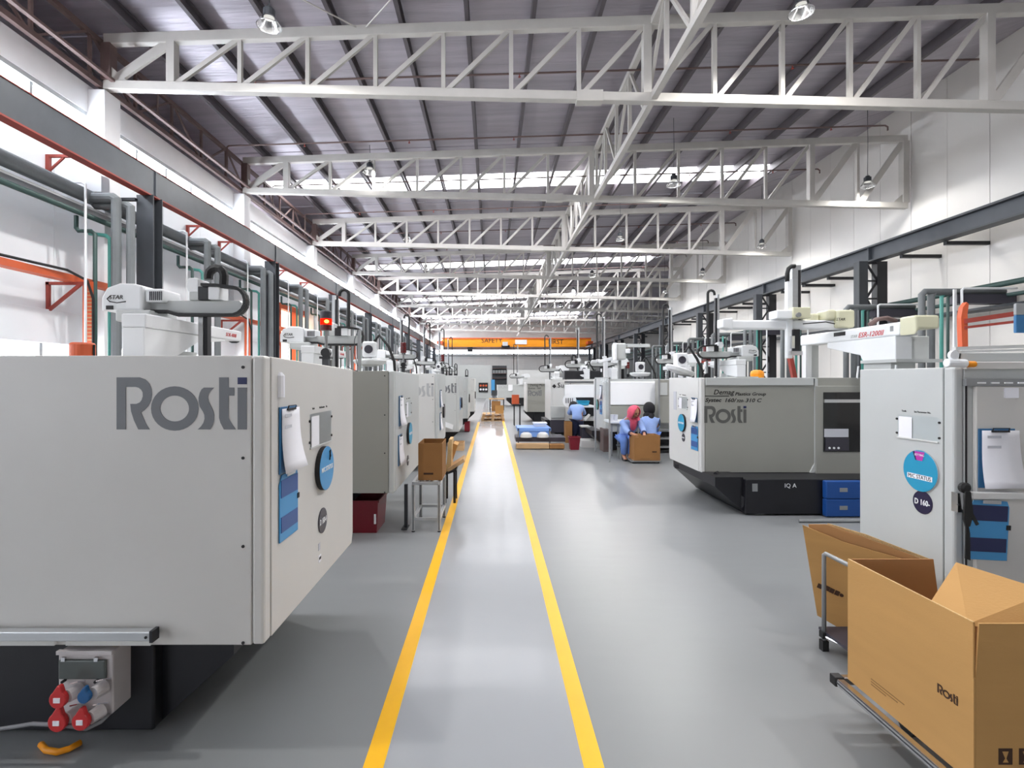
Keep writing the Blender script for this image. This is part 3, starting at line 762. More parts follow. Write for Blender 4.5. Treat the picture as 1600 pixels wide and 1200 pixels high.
    MB().box(X_(.062), X_(.085), Y_(yo+.13), Y_(yo+.17), z+.02, at-.05).build('arm_rail', M_black, t)
    zc = at if tall else Z_(.50)
    ap = [(X_(.12), Y_(yo+.08), zc-.02)]+arcpts((X_(.165), Y_(yo+.08), zc), .045*s, 180, 0, (d,0,0), (0,0,1), 6)+[(X_(.207), Y_(yo+.08), Z_(.43))]
    MB().tube(ap, (.024 if not tall else .017)*s, 6).build('cable_arch', M_rubber, t)
    return t

def stub_text(t, s, size, o, r, mat=None): text(s, size, o, r, (0,0,1), mat or M_ink, t)

# ---- left row
XLm = -.98
m1 = machine(-1, XLm, 2.2, 3.6, .456, 1.70, 'nearest light grey moulding machine filling the left side, big grey word logo on its front', M_mach, M_mach, ztf=1.665, reach=4.6, base=(.10, .54))
word_logo(m1, (XP(182.5, 2.2), 2.199, ZP(671, 2.2)), (1,0,0), (0,0,1), (386-182.5)/F*2.2, M_logo, M_navy)
disc_sign(m1, (XLm, 2.95, 1.087), (1,0,0), .125, .03, M_blueL, 'M/C STATUS', .036, sector=False)
MB().tube([(XLm+.032, 2.99, 1.18), (XLm+.034, 3.0, 1.15), (XLm+.033, 2.985, 1.13), (XLm+.033, 3.0, 1.185)], .004, 5).build('disc_pointer', M_ink, m1)
disc_sign(m1, (XLm, 2.95, .785), (1,0,0), .072, .006, M_plateD, 'D 160-4', .046, name='number_plate', rim=M_plateD)
doc_holder(m1, (XLm, 2.93, 1.315), (1,0,0), (0,1,0), .36, .19)
MB().box(XLm, XLm+.002, 2.89, 2.93, .56, .60).build('sticker', M_paper, m1); MB().box(XLm, XLm+.003, 2.895, 2.925, .575, .59).build('sticker_print', M_ink, m1)
MB().box(XLm, XLm+.002, 2.885, 2.915, .63, .67).build('sticker', M_paperink, m1)
MB().box(-1.45, -1.44, 2.199, 2.2, 1.2, 1.2).build('dimple', M_ink, m1) if False else None
MB().lathe([(.022, 0), (.022, .10), (.01, .115)], (XLm+.001, 2.36, 1.515), (0,0,1), n=10).build('bottle_label', M_paper, m1)
clipboard('clipboard with curling white printed sheet on the nearest left machine', (XLm+.002, 2.46, 1.315), (1,0,0), (0,1,0), w=.23, h=.31, tilt=.0)
clipboard('light blue clipboard with dark pockets below the printed sheet on the nearest left machine', (XLm+.002, 2.455, 1.0), (1,0,0), (0,1,0), w=.22, h=.31, kind='blue')
# aluminium rail along the bottom of the front cover
t = thing('aluminium_rail', 'long grey aluminium rail along the bottom of the nearest left machine', 'rail', (-2, 2.16, .51))
MB().box(-4.0, XP(238, 2.15), 2.14, 2.18, ZP(1001, 2.15), ZP(986, 2.15)).build('rail_profile', M_alu, t, bevel=.004)
MB().box(XP(236, 2.15), XP(241, 2.15), 2.138, 2.182, ZP(1002.5, 2.15), ZP(984.5, 2.15)).build('end_cap', M_black, t)
MB().box(-4.0, XP(86, 2.19), 2.185, 2.2, ZP(1008, 2.19), ZP(1002, 2.19)).build('mounting_strip', M_machw, t)
MB().box(XP(104, 2.19), XP(236, 2.19), 2.185, 2.2, ZP(1008, 2.19), ZP(1002, 2.19)).build('mounting_strip', M_machw, t)
MB().lathe([(.006, 0), (.006, -.003)], (XP(228, 2.14), 2.14, ZP(996, 2.14)), (0,1,0), n=8).build('screw', M_ink, t)
# socket box under it
Yb = 2.19
t = thing('socket_box', 'grey power socket box with red and blue caps under the nearest left machine', 'socket box', (XP(134, Yb), Yb, .1))
MB().prism([(XP(91, Yb), ZP(1112, Yb)), (XP(168, Yb), ZP(1120, Yb)), (XP(176, Yb), ZP(1115, Yb)), (XP(176, Yb), ZP(1018, Yb)), (XP(91, Yb), ZP(1018, Yb))], (0, 2.31, 0), (1,0,0), (0,0,1), .12).build('housing', M_sock, t, bevel=.006)
MB().box(XP(95, Yb), XP(168, Yb), 2.175, 2.19, ZP(1059, Yb), ZP(1029, Yb)).build('smoked_flap', M_smoke, t, bevel=.006)
MB().box(XP(90, Yb), XP(177, Yb), 2.18, 2.2, ZP(1022, Yb), ZP(1016, Yb)).build('top_lip', M_sock, t, bevel=.002)
for px in (104, 155):
    MB().box(XP(px-3, Yb), XP(px+3, Yb), 2.17, 2.18, ZP(1030, Yb), ZP(1024, Yb)).build('hinge', M_chrome, t)
    MB().lathe([(.006, 0), (.006, .02)], (XP(px, Yb), 2.165, ZP(1061, Yb)), (0,1,0), n=8).build('latch', M_ink, t)
def plug(px, py, mat, r, w_):
    c = (XP(px, 2.13), 2.12, ZP(py, 2.13)); k = 2.13/F
    pr = arc(0, 0, r*k, r*1.05*k, 125, 415, 14)+[(r*.34*k, r*1.65*k), (-r*.02*k, r*1.7*k)]
    cap = MB().prism(pr, (c[0], 2.12, c[2]), (1,0,0), (0,0,1), .022).build('socket_cap', mat, t, bevel=.004)
    MB().lathe([(.026, 0), (.03, .05)], (c[0]+.02, 2.125, c[2]), (0.25,1,0), n=14).build('socket_collar', M_sock, cap)
    if w_: MB().box(c[0]-.013, c[0]+.013, 2.095, 2.098, c[2]-.01, c[2]+.01).build('cap_label', M_paper, cap)
    MB().tube([(c[0]+.03, 2.13, c[2]+.05), (c[0]+.06, 2.13, c[2]+.057), (c[0]+.085, 2.14, c[2]+.055)], .003, 5).build('hinge_wire', M_chrome, cap)
plug(99, 1087, M_redplug, 13, True); plug(139, 1083, M_blueplug, 9.5, False); plug(98, 1122, M_redplug, 14, True); plug(134, 1121, M_redplug, 13, True)
tag(MB().tube([P(-60, 1146, 2.12), P(0, 1139, 2.12), P(50, 1131, 2.12), P(100, 1133, 2.12), P(135, 1139, 2.12), P(158, 1128, 2.14), P(170, 1116, 2.18)], .008, 8).build('cable', M_greycable, smooth=True), 'grey cable sagging below the socket box caps', 'cable')
tag(MB().tube([P(px_, py_, 1.584*F/(py_-CY)) for px_, py_ in ((64, 1163), (72, 1172), (90, 1175), (108, 1170), (126, 1160))], .013, 8).build('hose', M_yelhose, smooth=True), 'short curved orange hose lying on the floor under the left machine', 'hose')

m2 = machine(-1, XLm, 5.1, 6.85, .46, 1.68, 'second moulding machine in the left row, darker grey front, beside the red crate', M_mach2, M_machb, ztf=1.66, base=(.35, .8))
disc_sign(m2, (XLm, 5.98, .965), (1,0,0), .125, .03, M_cyan, 'M/C STATUS', .036)
disc_sign(m2, (XLm, 5.94, .655), (1,0,0), .06, .006, M_plateD, 'D 160-3', .028, name='number_plate', rim=M_plateD)
doc_holder(m2, (XLm, 6.0, 1.25), (1,0,0), (0,1,0), .36, .19)
clipboard('upper white paper clipboard on the second left machine', (XLm+.002, 5.48, 1.26), (1,0,0), (0,1,0), w=.24, h=.32)
clipboard('lower white paper clipboard on the second left machine', (XLm+.002, 5.44, .85), (1,0,0), (0,1,0), w=.24, h=.32)
m3 = machine(-1, -.92, 8.7, 10.1, .46, 1.69, 'third moulding machine in the left row, bright white front with pale grey word logo', M_machw, M_machb, base=(.2, .6))
word_logo(m3, (XP(677.5, 8.7)-.56, 8.699, 1.30), (1,0,0), (0,0,1), .56, M_logolt, M_logo)
clipboard('white sheet clipboard on the third left machine', (-.918, 9.1, 1.25), (1,0,0), (0,1,0))
clipboard('second, lower sheet clipboard on the third left machine', (-.918, 9.1, .85), (1,0,0), (0,1,0))
disc_sign(m3, (-.92, 9.6, 1.0), (1,0,0), .13, .03, M_plateD, None)
m4 = machine(-1, -.78, 12.0, 13.6, .355, 1.68, 'fourth moulding machine in the left row, blue-grey front with a small word logo', M_machb, M_machb, base=(.2, .35))
word_logo(m4, (XP(713, 12.0)-.56, 11.999, 1.27), (1,0,0), (0,0,1), .56, M_logo, M_logodk)
disc_sign(m4, (-.78, 12.9, 1.0), (1,0,0), .13, .03, M_plateD, None)
clipboard('blue clipboard on the fourth left machine', (-.778, 12.5, 1.0), (1,0,0), (0,1,0), kind='blue')
MB().prism([(0, 0), (.36, -.12), (.38, -.02), (.02, .12)], (-1.28, 11.9, .55), (1,0,0), (0,0,1), .02).build('chute_plate', M_white, m4)
m5 = machine(-1, -.72, 15.2, 16.7, .42, 1.66, 'fifth moulding machine in the left row, partly hidden', M_machb, M_machb, base=(.2, .35))
disc_sign(m5, (-.72, 15.9, 1.0), (1,0,0), .13, .03, M_plateD, None)
m6 = machine(-1, -.64, 18.4, 19.8, .42, 1.62, 'sixth and farthest visible moulding machine in the left row', M_machw, M_machw, base=(.2, .35))
disc_sign(m6, (-.64, 19.0, 1.0), (1,0,0), .13, .03, M_plateD, None)

robot(-1.77, 2.62, 'white take-out robot on the nearest left machine', 1.70, arm_top=2.06)
robot(-1.87, 5.4, 'white take-out robot on the second left machine, behind the lit signal lamp', 1.68, s=1.15, arm_top=2.56, tall=True)
robot(-1.72, 8.95, 'white take-out robot on the third left machine', 1.69, arm_top=2.72, tall=True, detail=False)
robot(-1.75, 12.3, 'white take-out robot on the fourth left machine', 1.68, arm_top=2.95, tall=True, detail=False)
robot(-1.7, 15.5, 'white take-out robot on the fifth left machine', 1.66, arm_top=3.1, tall=True, detail=False)
robot(-1.7, 18.7, 'white take-out robot on the sixth left machine', 1.62, arm_top=3.1, tall=True, detail=False)
stack_light(-1.08, 3.33, 1.97, 'signal lamp glowing red on the nearest left machine', lit=True)
stack_light(-1.08, 6.23, 1.97, 'unlit dark red signal lamp on the second left machine')
stack_light(-.95, 9.8, 1.99, 'unlit small signal lamp on the third left machine')
# orange drum on M1
t = thing('drum_cap', 'round orange cap standing on top of the nearest left machine', 'cap', (XP(129, 3.0), 3.0, 1.66))
MB().lathe([(.063, -.06), (.063, .055), (.056, .065), (.05, .067)], (XP(129, 3.0), 3.0, 1.745), n=24).build('cap_body', M_orange, t, smooth=False)
MB().tube([(XP(147, 3.0), 3.0, 1.68), (XP(147, 3.0), 3.0, 1.80)], .006, 6).build('side_hose', M_black, t)

def bowl_loader(x, y, z, label, k=1.0, tilt=0.0):
    t = thing('hopper_loader', label, 'hopper', (x, y, z), 'material hopper loaders on machine tops')
    ax = (math.sin(tilt), 0, math.cos(tilt))
    MB().lathe([(.05*k, -.06*k), (.15*k, -.035*k), (.175*k, 0), (.17*k, .015*k), (.06*k, .03*k)], (x, y, z+.12), ax, n=28).build('bowl', M_robot, t, smooth=False)
    MB().tube([(x-.05*k, y, z), (x-.05*k, y, z+.08)], .022*k, 8).build('support', M_steelpost, t)
    MB().tube([(x+.05*k, y, z), (x+.05*k, y, z+.08)], .022*k, 8).build('support', M_steelpost, t)
    MB().box(x-.07*k, x+.07*k, y-.06*k, y+.06*k, z+.16, z+.16+.17*k).build('loader_head', M_white, t, bevel=.02)
    MB().lathe([(.045*k, 0), (.045*k, .01)], (x, y-.06*k, z+.16+.085*k), (0,-1,0), n=16).build('sight_glass', M_plateD, t)
    MB().tube([(x+.04*k, y, z+.16+.16*k), (x+.10*k, y, z+.3*k+.1), (x+.2*k, y, z+.28), (x+.26*k, y, z+.12), (x+.27*k, y, z)], .016*k, 6).build('suction_hose', M_rubber, t)
    return t
bowl_loader(XP(578, 5.5), 5.5, 1.67, 'white hopper bowl and loader on the second left machine')
bowl_loader(-1.6, 9.4, 1.69, 'white hopper loader on the third left machine', .8)
bowl_loader(-1.35, 12.9, 1.68, 'white hopper loader on the fourth left machine', .8)
t = thing('profile_post', 'slim grey aluminium post with looped wire at the second left machine', 'post', (XP(561, 5.2), 5.2, 1.68))
MB().box(XP(558.5, 5.2), XP(563.5, 5.2), 5.2, 5.23, 1.675, ZP(515, 5.2)).build('post', M_steelpost, t)
MB().tube([P(559, 580, 5.04), P(549, 577, 5.0), P(543, 572, 5.0)], .004, 5).build('wire', M_dark, t)
MB().tube([P(559, 572, 5.04), P(553, 550, 5.02), P(554, 530, 5.02), P(560, 515, 5.06)], .004, 5).build('wire', M_dark, t)
# wire racks and posts on top of the far left machines
for i, (px, Y, top, bot) in enumerate(((695, 12.8, 572, 587), (704, 12.9, 575, 587), (712, 13.3, 568, 587), (729, 15.9, 577, 588.8))):
    t = thing('post_rack', '%s thin upright black rod standing on the far left machines' % ORD[i], 'rod', (XP(px, Y), Y, 1.66), 'thin rods on the far left machines')
    MB().tube([P(px-1.5, bot, Y), P(px-1.5, top+2, Y), P(px, top, Y), P(px+2, top+2, Y), P(px+2, bot, Y)], .014, 5).build('rod', M_black, t)
    MB().lathe([(.05, 0), (.05, .05)], P(px, bot, Y), n=8).build('rod_foot', M_black, t)

# red crate, dark stand leg, aluminium table, boxes
def crate(x0, x1, y0, y1, z0, z1, mat, name, label, cat, taper=.02, lip=.015):
    t = thing(name, label, cat, ((x0+x1)/2, (y0+y1)/2, z0))
    w_ = .008
    mb = MB()
    O = [(x0+taper, y0+taper, z0), (x1-taper, y0+taper, z0), (x1-taper, y1-taper, z0), (x0+taper, y1-taper, z0), (x0, y0, z1), (x1, y0, z1), (x1, y1, z1), (x0, y1, z1)]
    I = [(x0+taper+w_, y0+taper+w_, z0+w_), (x1-taper-w_, y0+taper+w_, z0+w_), (x1-taper-w_, y1-taper-w_, z0+w_), (x0+taper+w_, y1-taper-w_, z0+w_), (x0+w_, y0+w_, z1), (x1-w_, y0+w_, z1), (x1-w_, y1-w_, z1), (x0+w_, y1-w_, z1)]
    mb.add(O+I, [(0,3,2,1), (0,1,5,4), (1,2,6,5), (2,3,7,6), (3,0,4,7), (8,9,10,11), (8,12,13,9), (9,13,14,10), (10,14,15,11), (11,15,12,8), (4,5,13,12), (5,6,14,13), (6,7,15,14), (7,4,12,15)])
    mb.build('tub', mat, t)
    r = MB()
    for a, b in (((x0,y0),(x1,y0)), ((x1,y0),(x1,y1)), ((x1,y1),(x0,y1)), ((x0,y1),(x0,y0))):
        r.bar((a[0], a[1], z1-.012), (b[0], b[1], z1-.012), .02, .024)
    r.build('rim', mat, t)
    return t
t = crate(XP(535, 5.4), XP(594, 5.4), 5.3, 5.75, .0, .34, M_redcrate, 'storage_crate', 'deep red plastic crate on the floor under the second left machine', 'crate')
MB().box(XP(588, 5.4), XP(591, 5.4), 5.29, 5.3, .1, .2).build('crate_label', M_paper, t)
t = thing('support_stand', 'dark steel stand leg on the floor under the second left machine', 'stand', (XP(635, 5.5), 5.5, 0))
MB().box(XP(632, 5.5), XP(637, 5.5), 5.48, 5.52, 0.01, .47).build('leg', M_dark, t)
MB().box(XP(629, 5.5), XP(638, 5.5), 5.42, 5.58, 0, .012).build('foot_plate', M_dark, t)

def profile_table(label, x0, x1, y0, y1, zt, zs, wd=.034, cat='table'):
    t = thing('profile_table', label, cat, ((x0+x1)/2, (y0+y1)/2, 0))
    for x in (x0, x1):
        for y in (y0, y1):
            lg = MB().box(x-wd/2, x+wd/2, y-wd/2, y+wd/2, .012, zt-wd).build('leg', M_alu, t, bevel=.003)
            MB().box(x-.004, x+.004, y-wd/2-.001, y-wd/2, .02, zt-wd).build('slot', M_dark, lg)
            MB().lathe([(.018, 0), (.018, .012)], (x, y, 0), n=10).build('foot', M_black, lg)
    for z in (zt-wd/2, zs):
        for y in (y0, y1): MB().bar((x0, y, z), (x1, y, z), wd*.9, wd*.9).build('rail', M_alu, t, bevel=.003)
        for x in (x0, x1): MB().bar((x, y0, z), (x, y1, z), wd*.9, wd*.9).build('rail', M_alu, t, bevel=.003)
    for x in (x0+.09, (x0+x1)/2, x1-.09):
        MB().bar((x, y0, zt-wd/2), (x, y1, zt-wd/2), wd*.8, wd*.8).build('cross_rail', M_alu, t)
    return t
profile_table('aluminium profile stand holding an open carton by the yellow line', XP(645.5, 5.35), XP(686, 5.35), 5.36, 5.92, .525, .135)

def carton(label, x0, x1, y0, y1, z0, z1, mat, group=None, inner=None, loc=None):
    t = thing('carton', label, 'box', ((x0+x1)/2, (y0+y1)/2, z0), group)
    th = .006
    MB().box(x0, x1, y0, y1, z0, z0+th).build('bottom', mat, t)
    MB().box(x0, x1, y0, y0+th, z0+th, z1).build('side_panel', mat, t)
    MB().box(x0, x1, y1-th, y1, z0+th, z1).build('side_panel', inner or mat, t)
    MB().box(x0, x0+th, y0+th, y1-th, z0+th, z1).build('side_panel', mat, t)
    MB().box(x1-th, x1, y0+th, y1-th, z0+th, z1).build('side_panel', inner or mat, t)
    return t
t = carton('open brown carton standing on the aluminium stand on the left', XP(653.5, 5.4), XP(691, 5.4), 5.4, 5.84, .53, .53+.39, M_carddk)
MB().box(XP(662, 5.4), XP(677, 5.4), 5.398, 5.4, .59, .61).build('print_mark', M_brownink, t)
# flattened boxes and black trolley just behind it
t = thing('folded_carton', 'folded cartons leaning behind the aluminium stand on the left', 'box', (XP(705, 6.9), 6.9, .35))
MB().prism([(0, 0), (.06, 0), (.18, .34), (.12, .36)], (XP(694, 6.8), 7.1, .38), (1,0,0), (0,0,1), .3).build('folded_sheet', M_card, t)
MB().prism([(.02, 0), (.09, 0), (.10, .42), (.06, .42)], (XP(694, 6.6), 6.9, .40), (1,0,0), (0,0,1), .3).build('folded_sheet', M_cardedge, t)
MB().prism([(.0, 0), (.22, .14), (.2, .18), (0, .05)], (XP(700, 6.6), 6.9, .40), (1,0,0), (0,0,1), .35).build('folded_sheet', M_wood, t)
t = thing('platform_stand', 'low black platform stand under the folded cartons on the left', 'stand', (XP(706, 6.6), 6.6, 0))
MB().prism([(0, 0), (.17, .06), (.17, .09), (0, .035)], (XP(692, 6.5), 6.9, .36), (1,0,0), (0,0,1), .35).build('deck', M_black, t)
for dx in (.02, .14): 
    for dy in (6.6, 6.86): MB().bar((XP(692, 6.5)+dx, dy, .0), (XP(692, 6.5)+dx, dy, .36+dx*.3), .03, .03).build('leg', M_black, t)
# open box of bottles
t = carton('shallow brown tray of small parts on the floor by the fourth left machine', XP(700, 11.5), XP(725, 11.5), 11.4, 11.85, 0.0, .17, M_wood)
for i in range(3):
    MB().box(XP(703, 11.5)+i*.1, XP(703, 11.5)+i*.1+.08, 11.45, 11.8, .02, .13).build('inner_tray', M_carddk, t)
t = carton('small dark red carton on the floor beside the fifth left machine', XP(726, 15.5), XP(734, 15.5), 15.4, 15.8, 0.02, .3, M_redcrate)

# ---- right row
XRm = 2.6
m = machine(1, XRm, 2.88, 3.62, .12, 1.665, 'nearest right moulding machine, tall light grey cabinet with turquoise disc behind the cartons', M_machb, M_machb, reach=3.6, screws=False, base=(.05, .15))
r1 = m
disc_sign(m, (XRm, 3.10, 1.043), (-1,0,0), .125, .012, M_cyan, 'M/C STATUS', .034, right=(0,-1,0), strip=True, sector=True, rim=M_chrome)
disc_sign(m, (XRm, 3.09, .855), (-1,0,0), .07, .005, M_plateN, 'D 160-', .046, right=(0,-1,0), name='number_plate', rim=M_plateN)
doc_holder(m, (XRm, 3.13, 1.30), (-1,0,0), (0,-1,0), .3, .15)
MB().box(2.66, 2.665, 2.872, 2.88, .15, 1.6).build('door_gap', M_ink, m)
MB().box(2.70, 3.9, 2.855, 2.88, .3, 1.56).build('sliding_door', M_mach, m, bevel=.006)
MB().box(2.64, 5.2, 2.85, 2.875, ZP(603, 2.86), ZP(592, 2.86)).build('slotted_rail', M_steelpost, m)
for k in range(9): MB().box(2.70+k*.075, 2.745+k*.075, 2.845, 2.85, ZP(599.5, 2.86), ZP(597, 2.86)).build('rail_slot', M_wtext, m)
MB().box(XP(1520, 2.8), XP(1700, 2.8), 2.80, 2.84, ZP(779, 2.82), ZP(769, 2.82)).build('front_rail', M_machw, m, bevel=.003)
MB().box(XP(1494, 2.84), XP(1502, 2.84), 2.83, 2.87, ZP(800, 2.84), ZP(770, 2.84)).build('latch_plate', M_chrome, m)
MB().lathe([(.006, 0), (.006, -.01)], (XP(1498, 2.83), 2.835, ZP(788, 2.84)), (0,1,0), n=8).build('latch_screw', M_ink, m)
MB().box(XP(1570, 2.85), XP(1592, 2.85), 2.85, 2.856, ZP(622, 2.85), ZP(606, 2.85)).build('tape_label', M_paper, m)
clipboard('clipboard with a white printed sheet on the nearest right machine door', (XP(1560, 2.85), 2.852, ZP(716, 2.85)), (0,-1,0), (1,0,0), w=.225, h=.33)
clipboard('blue clipboard with dark bands hanging below the rail on the nearest right machine', (XP(1557, 2.8), 2.852, ZP(831, 2.82)), (0,-1,0), (1,0,0), w=.225, h=.33, kind='navy', tilt=-.05)
t = thing('door_strap', 'black knob with a hanging black strap on the nearest right machine', 'strap', (XP(1512, 2.82), 2.82, .9))
MB().lathe([(.028, 0), (.03, -.02), (.018, -.03)], (XP(1512, 2.8), 2.83, ZP(762, 2.82)), (0,1,0), n=16).build('knob', M_rubber, t)
MB().prism([(-.012, 0), (.016, 0), (.03, -.12), (.018, -.17), (.012, -.19), (-.01, -.19), (-.022, -.15)], (XP(1513, 2.79), 2.80, ZP(768, 2.8)), (1,0,0), (0,0,1), .008).build('strap_upper', M_rubber, t)
MB().prism([(-.006, 0), (.006, 0), (.014, -.04), (.016, -.19), (-.012, -.18), (-.008, -.04)], (XP(1513, 2.79), 2.80, ZP(821, 2.8)), (1,0,0), (0,0,1), .006).build('strap_tail', M_rubber, t)
MB().bar((XP(1519, 2.79), 2.8, ZP(800, 2.8)), (XP(1530, 2.79), 2.8, ZP(820, 2.8)), .006, .016, up=(0,0,1)).build('strap_tip', M_rubber, t)
# frame on top of R1
t = thing('top_conveyor_frame', 'white pipe and rail frame on top of the nearest right machine', 'frame', (2.8, 3.0, 1.66))
Yt = 2.9
MB().box(XP(1497, Yt), 5.0, 2.9, 2.94, ZP(565, Yt), ZP(551, Yt)).build('lower_beam', M_machb, t, bevel=.005)
MB().box(XP(1500, Yt), 5.0, 2.86, 2.9, ZP(577, Yt), ZP(566, Yt)).build('grey_plate', M_mach, t, bevel=.003)
MB().bar((XP(1502, Yt), 2.95, ZP(544, Yt)), (4.6, 2.95, ZP(526, Yt)), .03, .018).build('upper_rail', M_machw, t)
MB().bar((XP(1502, Yt), 2.95, ZP(549, Yt)), (4.6, 2.95, ZP(535, Yt)), .03, .012).build('upper_rail', M_machw, t)
MB().tube([(XP(1476, 2.85), 2.84, ZP(567, 2.84)), (XP(1506, 2.85), 2.84, ZP(568, 2.84))], .024, 12).build('white_elbow', M_white, t, bevel=.004)
MB().tube([(XP(1506, 2.85), 2.84, ZP(569, 2.84)), (XP(1520, 2.85), 2.84, ZP(569, 2.84))], .017, 12).build('amber_coupling', M_craneO, t)
MB().lathe([(.025, 0), (.025, .02)], (XP(1487, 2.85), 2.83, ZP(555, 2.84)), (0,1,0), n=16).build('clamp_ring', M_white, t)
MB().box(XP(1491, 2.95), XP(1495, 2.95), 2.95, 2.96, ZP(575, 2.95), ZP(452, 2.95)).build('white_upright', M_white, t)
MB().box(XP(1494, Yt), XP(1501, Yt), 2.9, 2.93, 1.0, ZP(550, Yt)).build('front_upright', M_machw, t)
MB().box(XP(1588, 3.2), XP(1680, 3.2), 3.2, 3.22, ZP(520, 3.2), ZP(492, 3.2)).build('blue_display', M_blueT, t, bevel=.005)
MB().box(XP(1588, 3.2), XP(1680, 3.2), 3.2, 3.22, ZP(492, 3.2), ZP(474, 3.2)).build('grey_panel', M_steelpost, t, bevel=.005)

m = machine(1, 2.61, 6.4, 7.55, .43, 1.615, 'second right moulding machine with black and grey lettering and a dark window', M_mach2, M_machw, reach=4.6, screws=False, base=(-.42, .35))  # bed brought forward, its black front standing for floor shadow and reflection
r2 = m
MB().box(2.665, XP(1271, 6.38), 6.375, 6.4, ZP(602, 6.38), 1.615).build('top_band', M_machb, m, bevel=.004)
MB().prism([(0, .0), (.06, .12), (.06, 1.17), (0.0, 1.19), (.012, 1.19), (.095, 1.17), (.095, .1), (.05, 0)], (XP(1266, 6.38), 6.4, .43), (1,0,0), (0,0,1), .02).build('seam_post', M_machb, m)
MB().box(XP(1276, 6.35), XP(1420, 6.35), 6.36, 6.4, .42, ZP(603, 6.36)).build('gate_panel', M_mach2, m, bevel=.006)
g = MB().box(XP(1287, 6.35), XP(1400, 6.35), 6.352, 6.36, ZP(706, 6.35), ZP(613, 6.35)).build('gate_window', M_darkglass, m)
MB().box(XP(1287, 6.35), XP(1400, 6.35), 6.33, 6.352, ZP(629, 6.35), ZP(624, 6.35)).build('window_bar', M_chrome, g)
MB().box(XP(1288, 6.35), XP(1325, 6.35), 6.34, 6.352, ZP(683, 6.35), ZP(670, 6.35)).build('window_paper', M_paperink, g)
MB().box(XP(1289, 6.35), XP(1326, 6.35), 6.34, 6.352, ZP(704, 6.35), ZP(684, 6.35)).build('control_plate', M_plateD, g)
for k in range(3): MB().lathe([(.014, 0), (.014, -.006)], (XP(1296+7*k, 6.34), 6.34, ZP(700, 6.34)), (0,1,0), n=8).build('button', M_wtext, g)
text('Demag', .088, (XP(1116, 6.37), 6.3985, ZP(616.5, 6.37)), (1,0,0), (0,0,1), M_ink, m, shear=.25, fit=.262, bold=.001)
text('Plastics Group', .056, (XP(1150, 6.37), 6.3985, ZP(618, 6.37)), (1,0,0), (0,0,1), M_ink, m, shear=.25, fit=.385, bold=.001)
MB().box(XP(1103, 6.37), XP(1141, 6.37), 6.3975, 6.3995, ZP(619.6, 6.37), ZP(618.4, 6.37)).build('underline', M_ink, m)
text('Systec', .066, (XP(1103, 6.37), 6.3985, ZP(628, 6.37)), (1,0,0), (0,0,1), M_ink, m, shear=.25, fit=.205, bold=.0015)
text('160/', .066, (XP(1133, 6.37), 6.3985, ZP(628.3, 6.37)), (1,0,0), (0,0,1), M_ink, m, shear=.25, fit=.145, bold=.0015)
text('320-', .045, (XP(1152, 6.37), 6.3985, ZP(628.5, 6.37)), (1,0,0), (0,0,1), M_ink, m, shear=.25, fit=.10, bold=.001)
text('310 C', .066, (XP(1166, 6.37), 6.3985, ZP(628.5, 6.37)), (1,0,0), (0,0,1), M_ink, m, shear=.25, fit=.205, bold=.0015)
word_logo(m, (XP(1102, 6.37), 6.3985, ZP(661, 6.37)), (1,0,0), (0,0,1), 66/F*6.37, M_logodk, M_navy)
disc_sign(m, (2.61, 7.0, 1.0), (-1,0,0), .12, .03, M_cyan, 'M/C STATUS', .034, right=(0,-1,0))
disc_sign(m, (2.61, 6.98, .80), (-1,0,0), .055, .006, M_plateD, 'D160-2', .026, right=(0,-1,0), name='number_plate', rim=M_plateD)
doc_holder(m, (2.61, 7.0, 1.27), (-1,0,0), (0,-1,0), .32, .17)
MB().box(2.602, 2.61, 7.25, 7.35, 1.16, 1.42).build('paper_note', M_paperink, m)
clipboard('white sheet clipboard on the second right machine', (2.606, 6.59, 1.2), (-1,0,0), (0,-1,0), w=.22, h=.31)
clipboard('bright blue clipboard on the second right machine', (2.606, 6.59, .84), (-1,0,0), (0,-1,0), w=.22, h=.31, kind='blue')
# slanted bed supports of R2
MB().bar((2.62, 7.3, .36), (2.95, 6.5, .38), .05, .06).build('bed_rail', M_black, m)
MB().bar((2.72, 6.3, .42), (3.0, 6.05, .12), .10, .12).build('bed_brace', M_black, m)
MB().tube([(2.96, 7.0, .4), (2.96, 7.0, .18), (3.2, 7.0, .16)], .03, 8).build('drain_pipe', M_steelpost, m)
text('IQ A', .07, (XP(1226, 5.97), 5.975, ZP(762, 5.97)), (1,0,0), (0,0,1), M_wtext, m)
MB().box(XP(1176, 5.97), XP(1184, 5.97), 5.972, 5.98, ZP(768, 5.97), ZP(756, 5.97)).build('bed_label', M_steelpost, m)
MB().box(XP(1150, 6.4), XP(1185, 6.4), 6.46, 6.5, ZP(747, 6.45), ZP(742, 6.45)).build('vent_strip', M_plateD, m)
MB().box(XP(1190, 6.4), XP(1222, 6.4), 6.46, 6.5, ZP(747, 6.45), ZP(742, 6.45)).build('vent_strip', M_plateD, m)
for i, (a, b, lab) in enumerate(((776, 803, 'lower blue drawer bin under the second right machine'), (749, 775, 'upper blue drawer bin under the second right machine'))):
    t = thing('drawer_bin', lab, 'bin', (XP(1318, 6.2), 6.3, 0), 'blue drawer bins under the machine')
    zt_, zb_ = ZP(a+27, 6.1), ZP(a, 6.1)
    lo, hi = (.01, .212) if i == 0 else (.216, .42)
    MB().box(XP(1291, 5.9), XP(1400, 5.9), 5.90, 5.975, lo, hi).build('bin_body', M_bluebin, t, bevel=.012)
    MB().box(XP(1312, 5.9), XP(1324, 5.9), 5.895, 5.90, (lo+hi)/2-.02, (lo+hi)/2+.025).build('bin_label', M_steelpost, t)
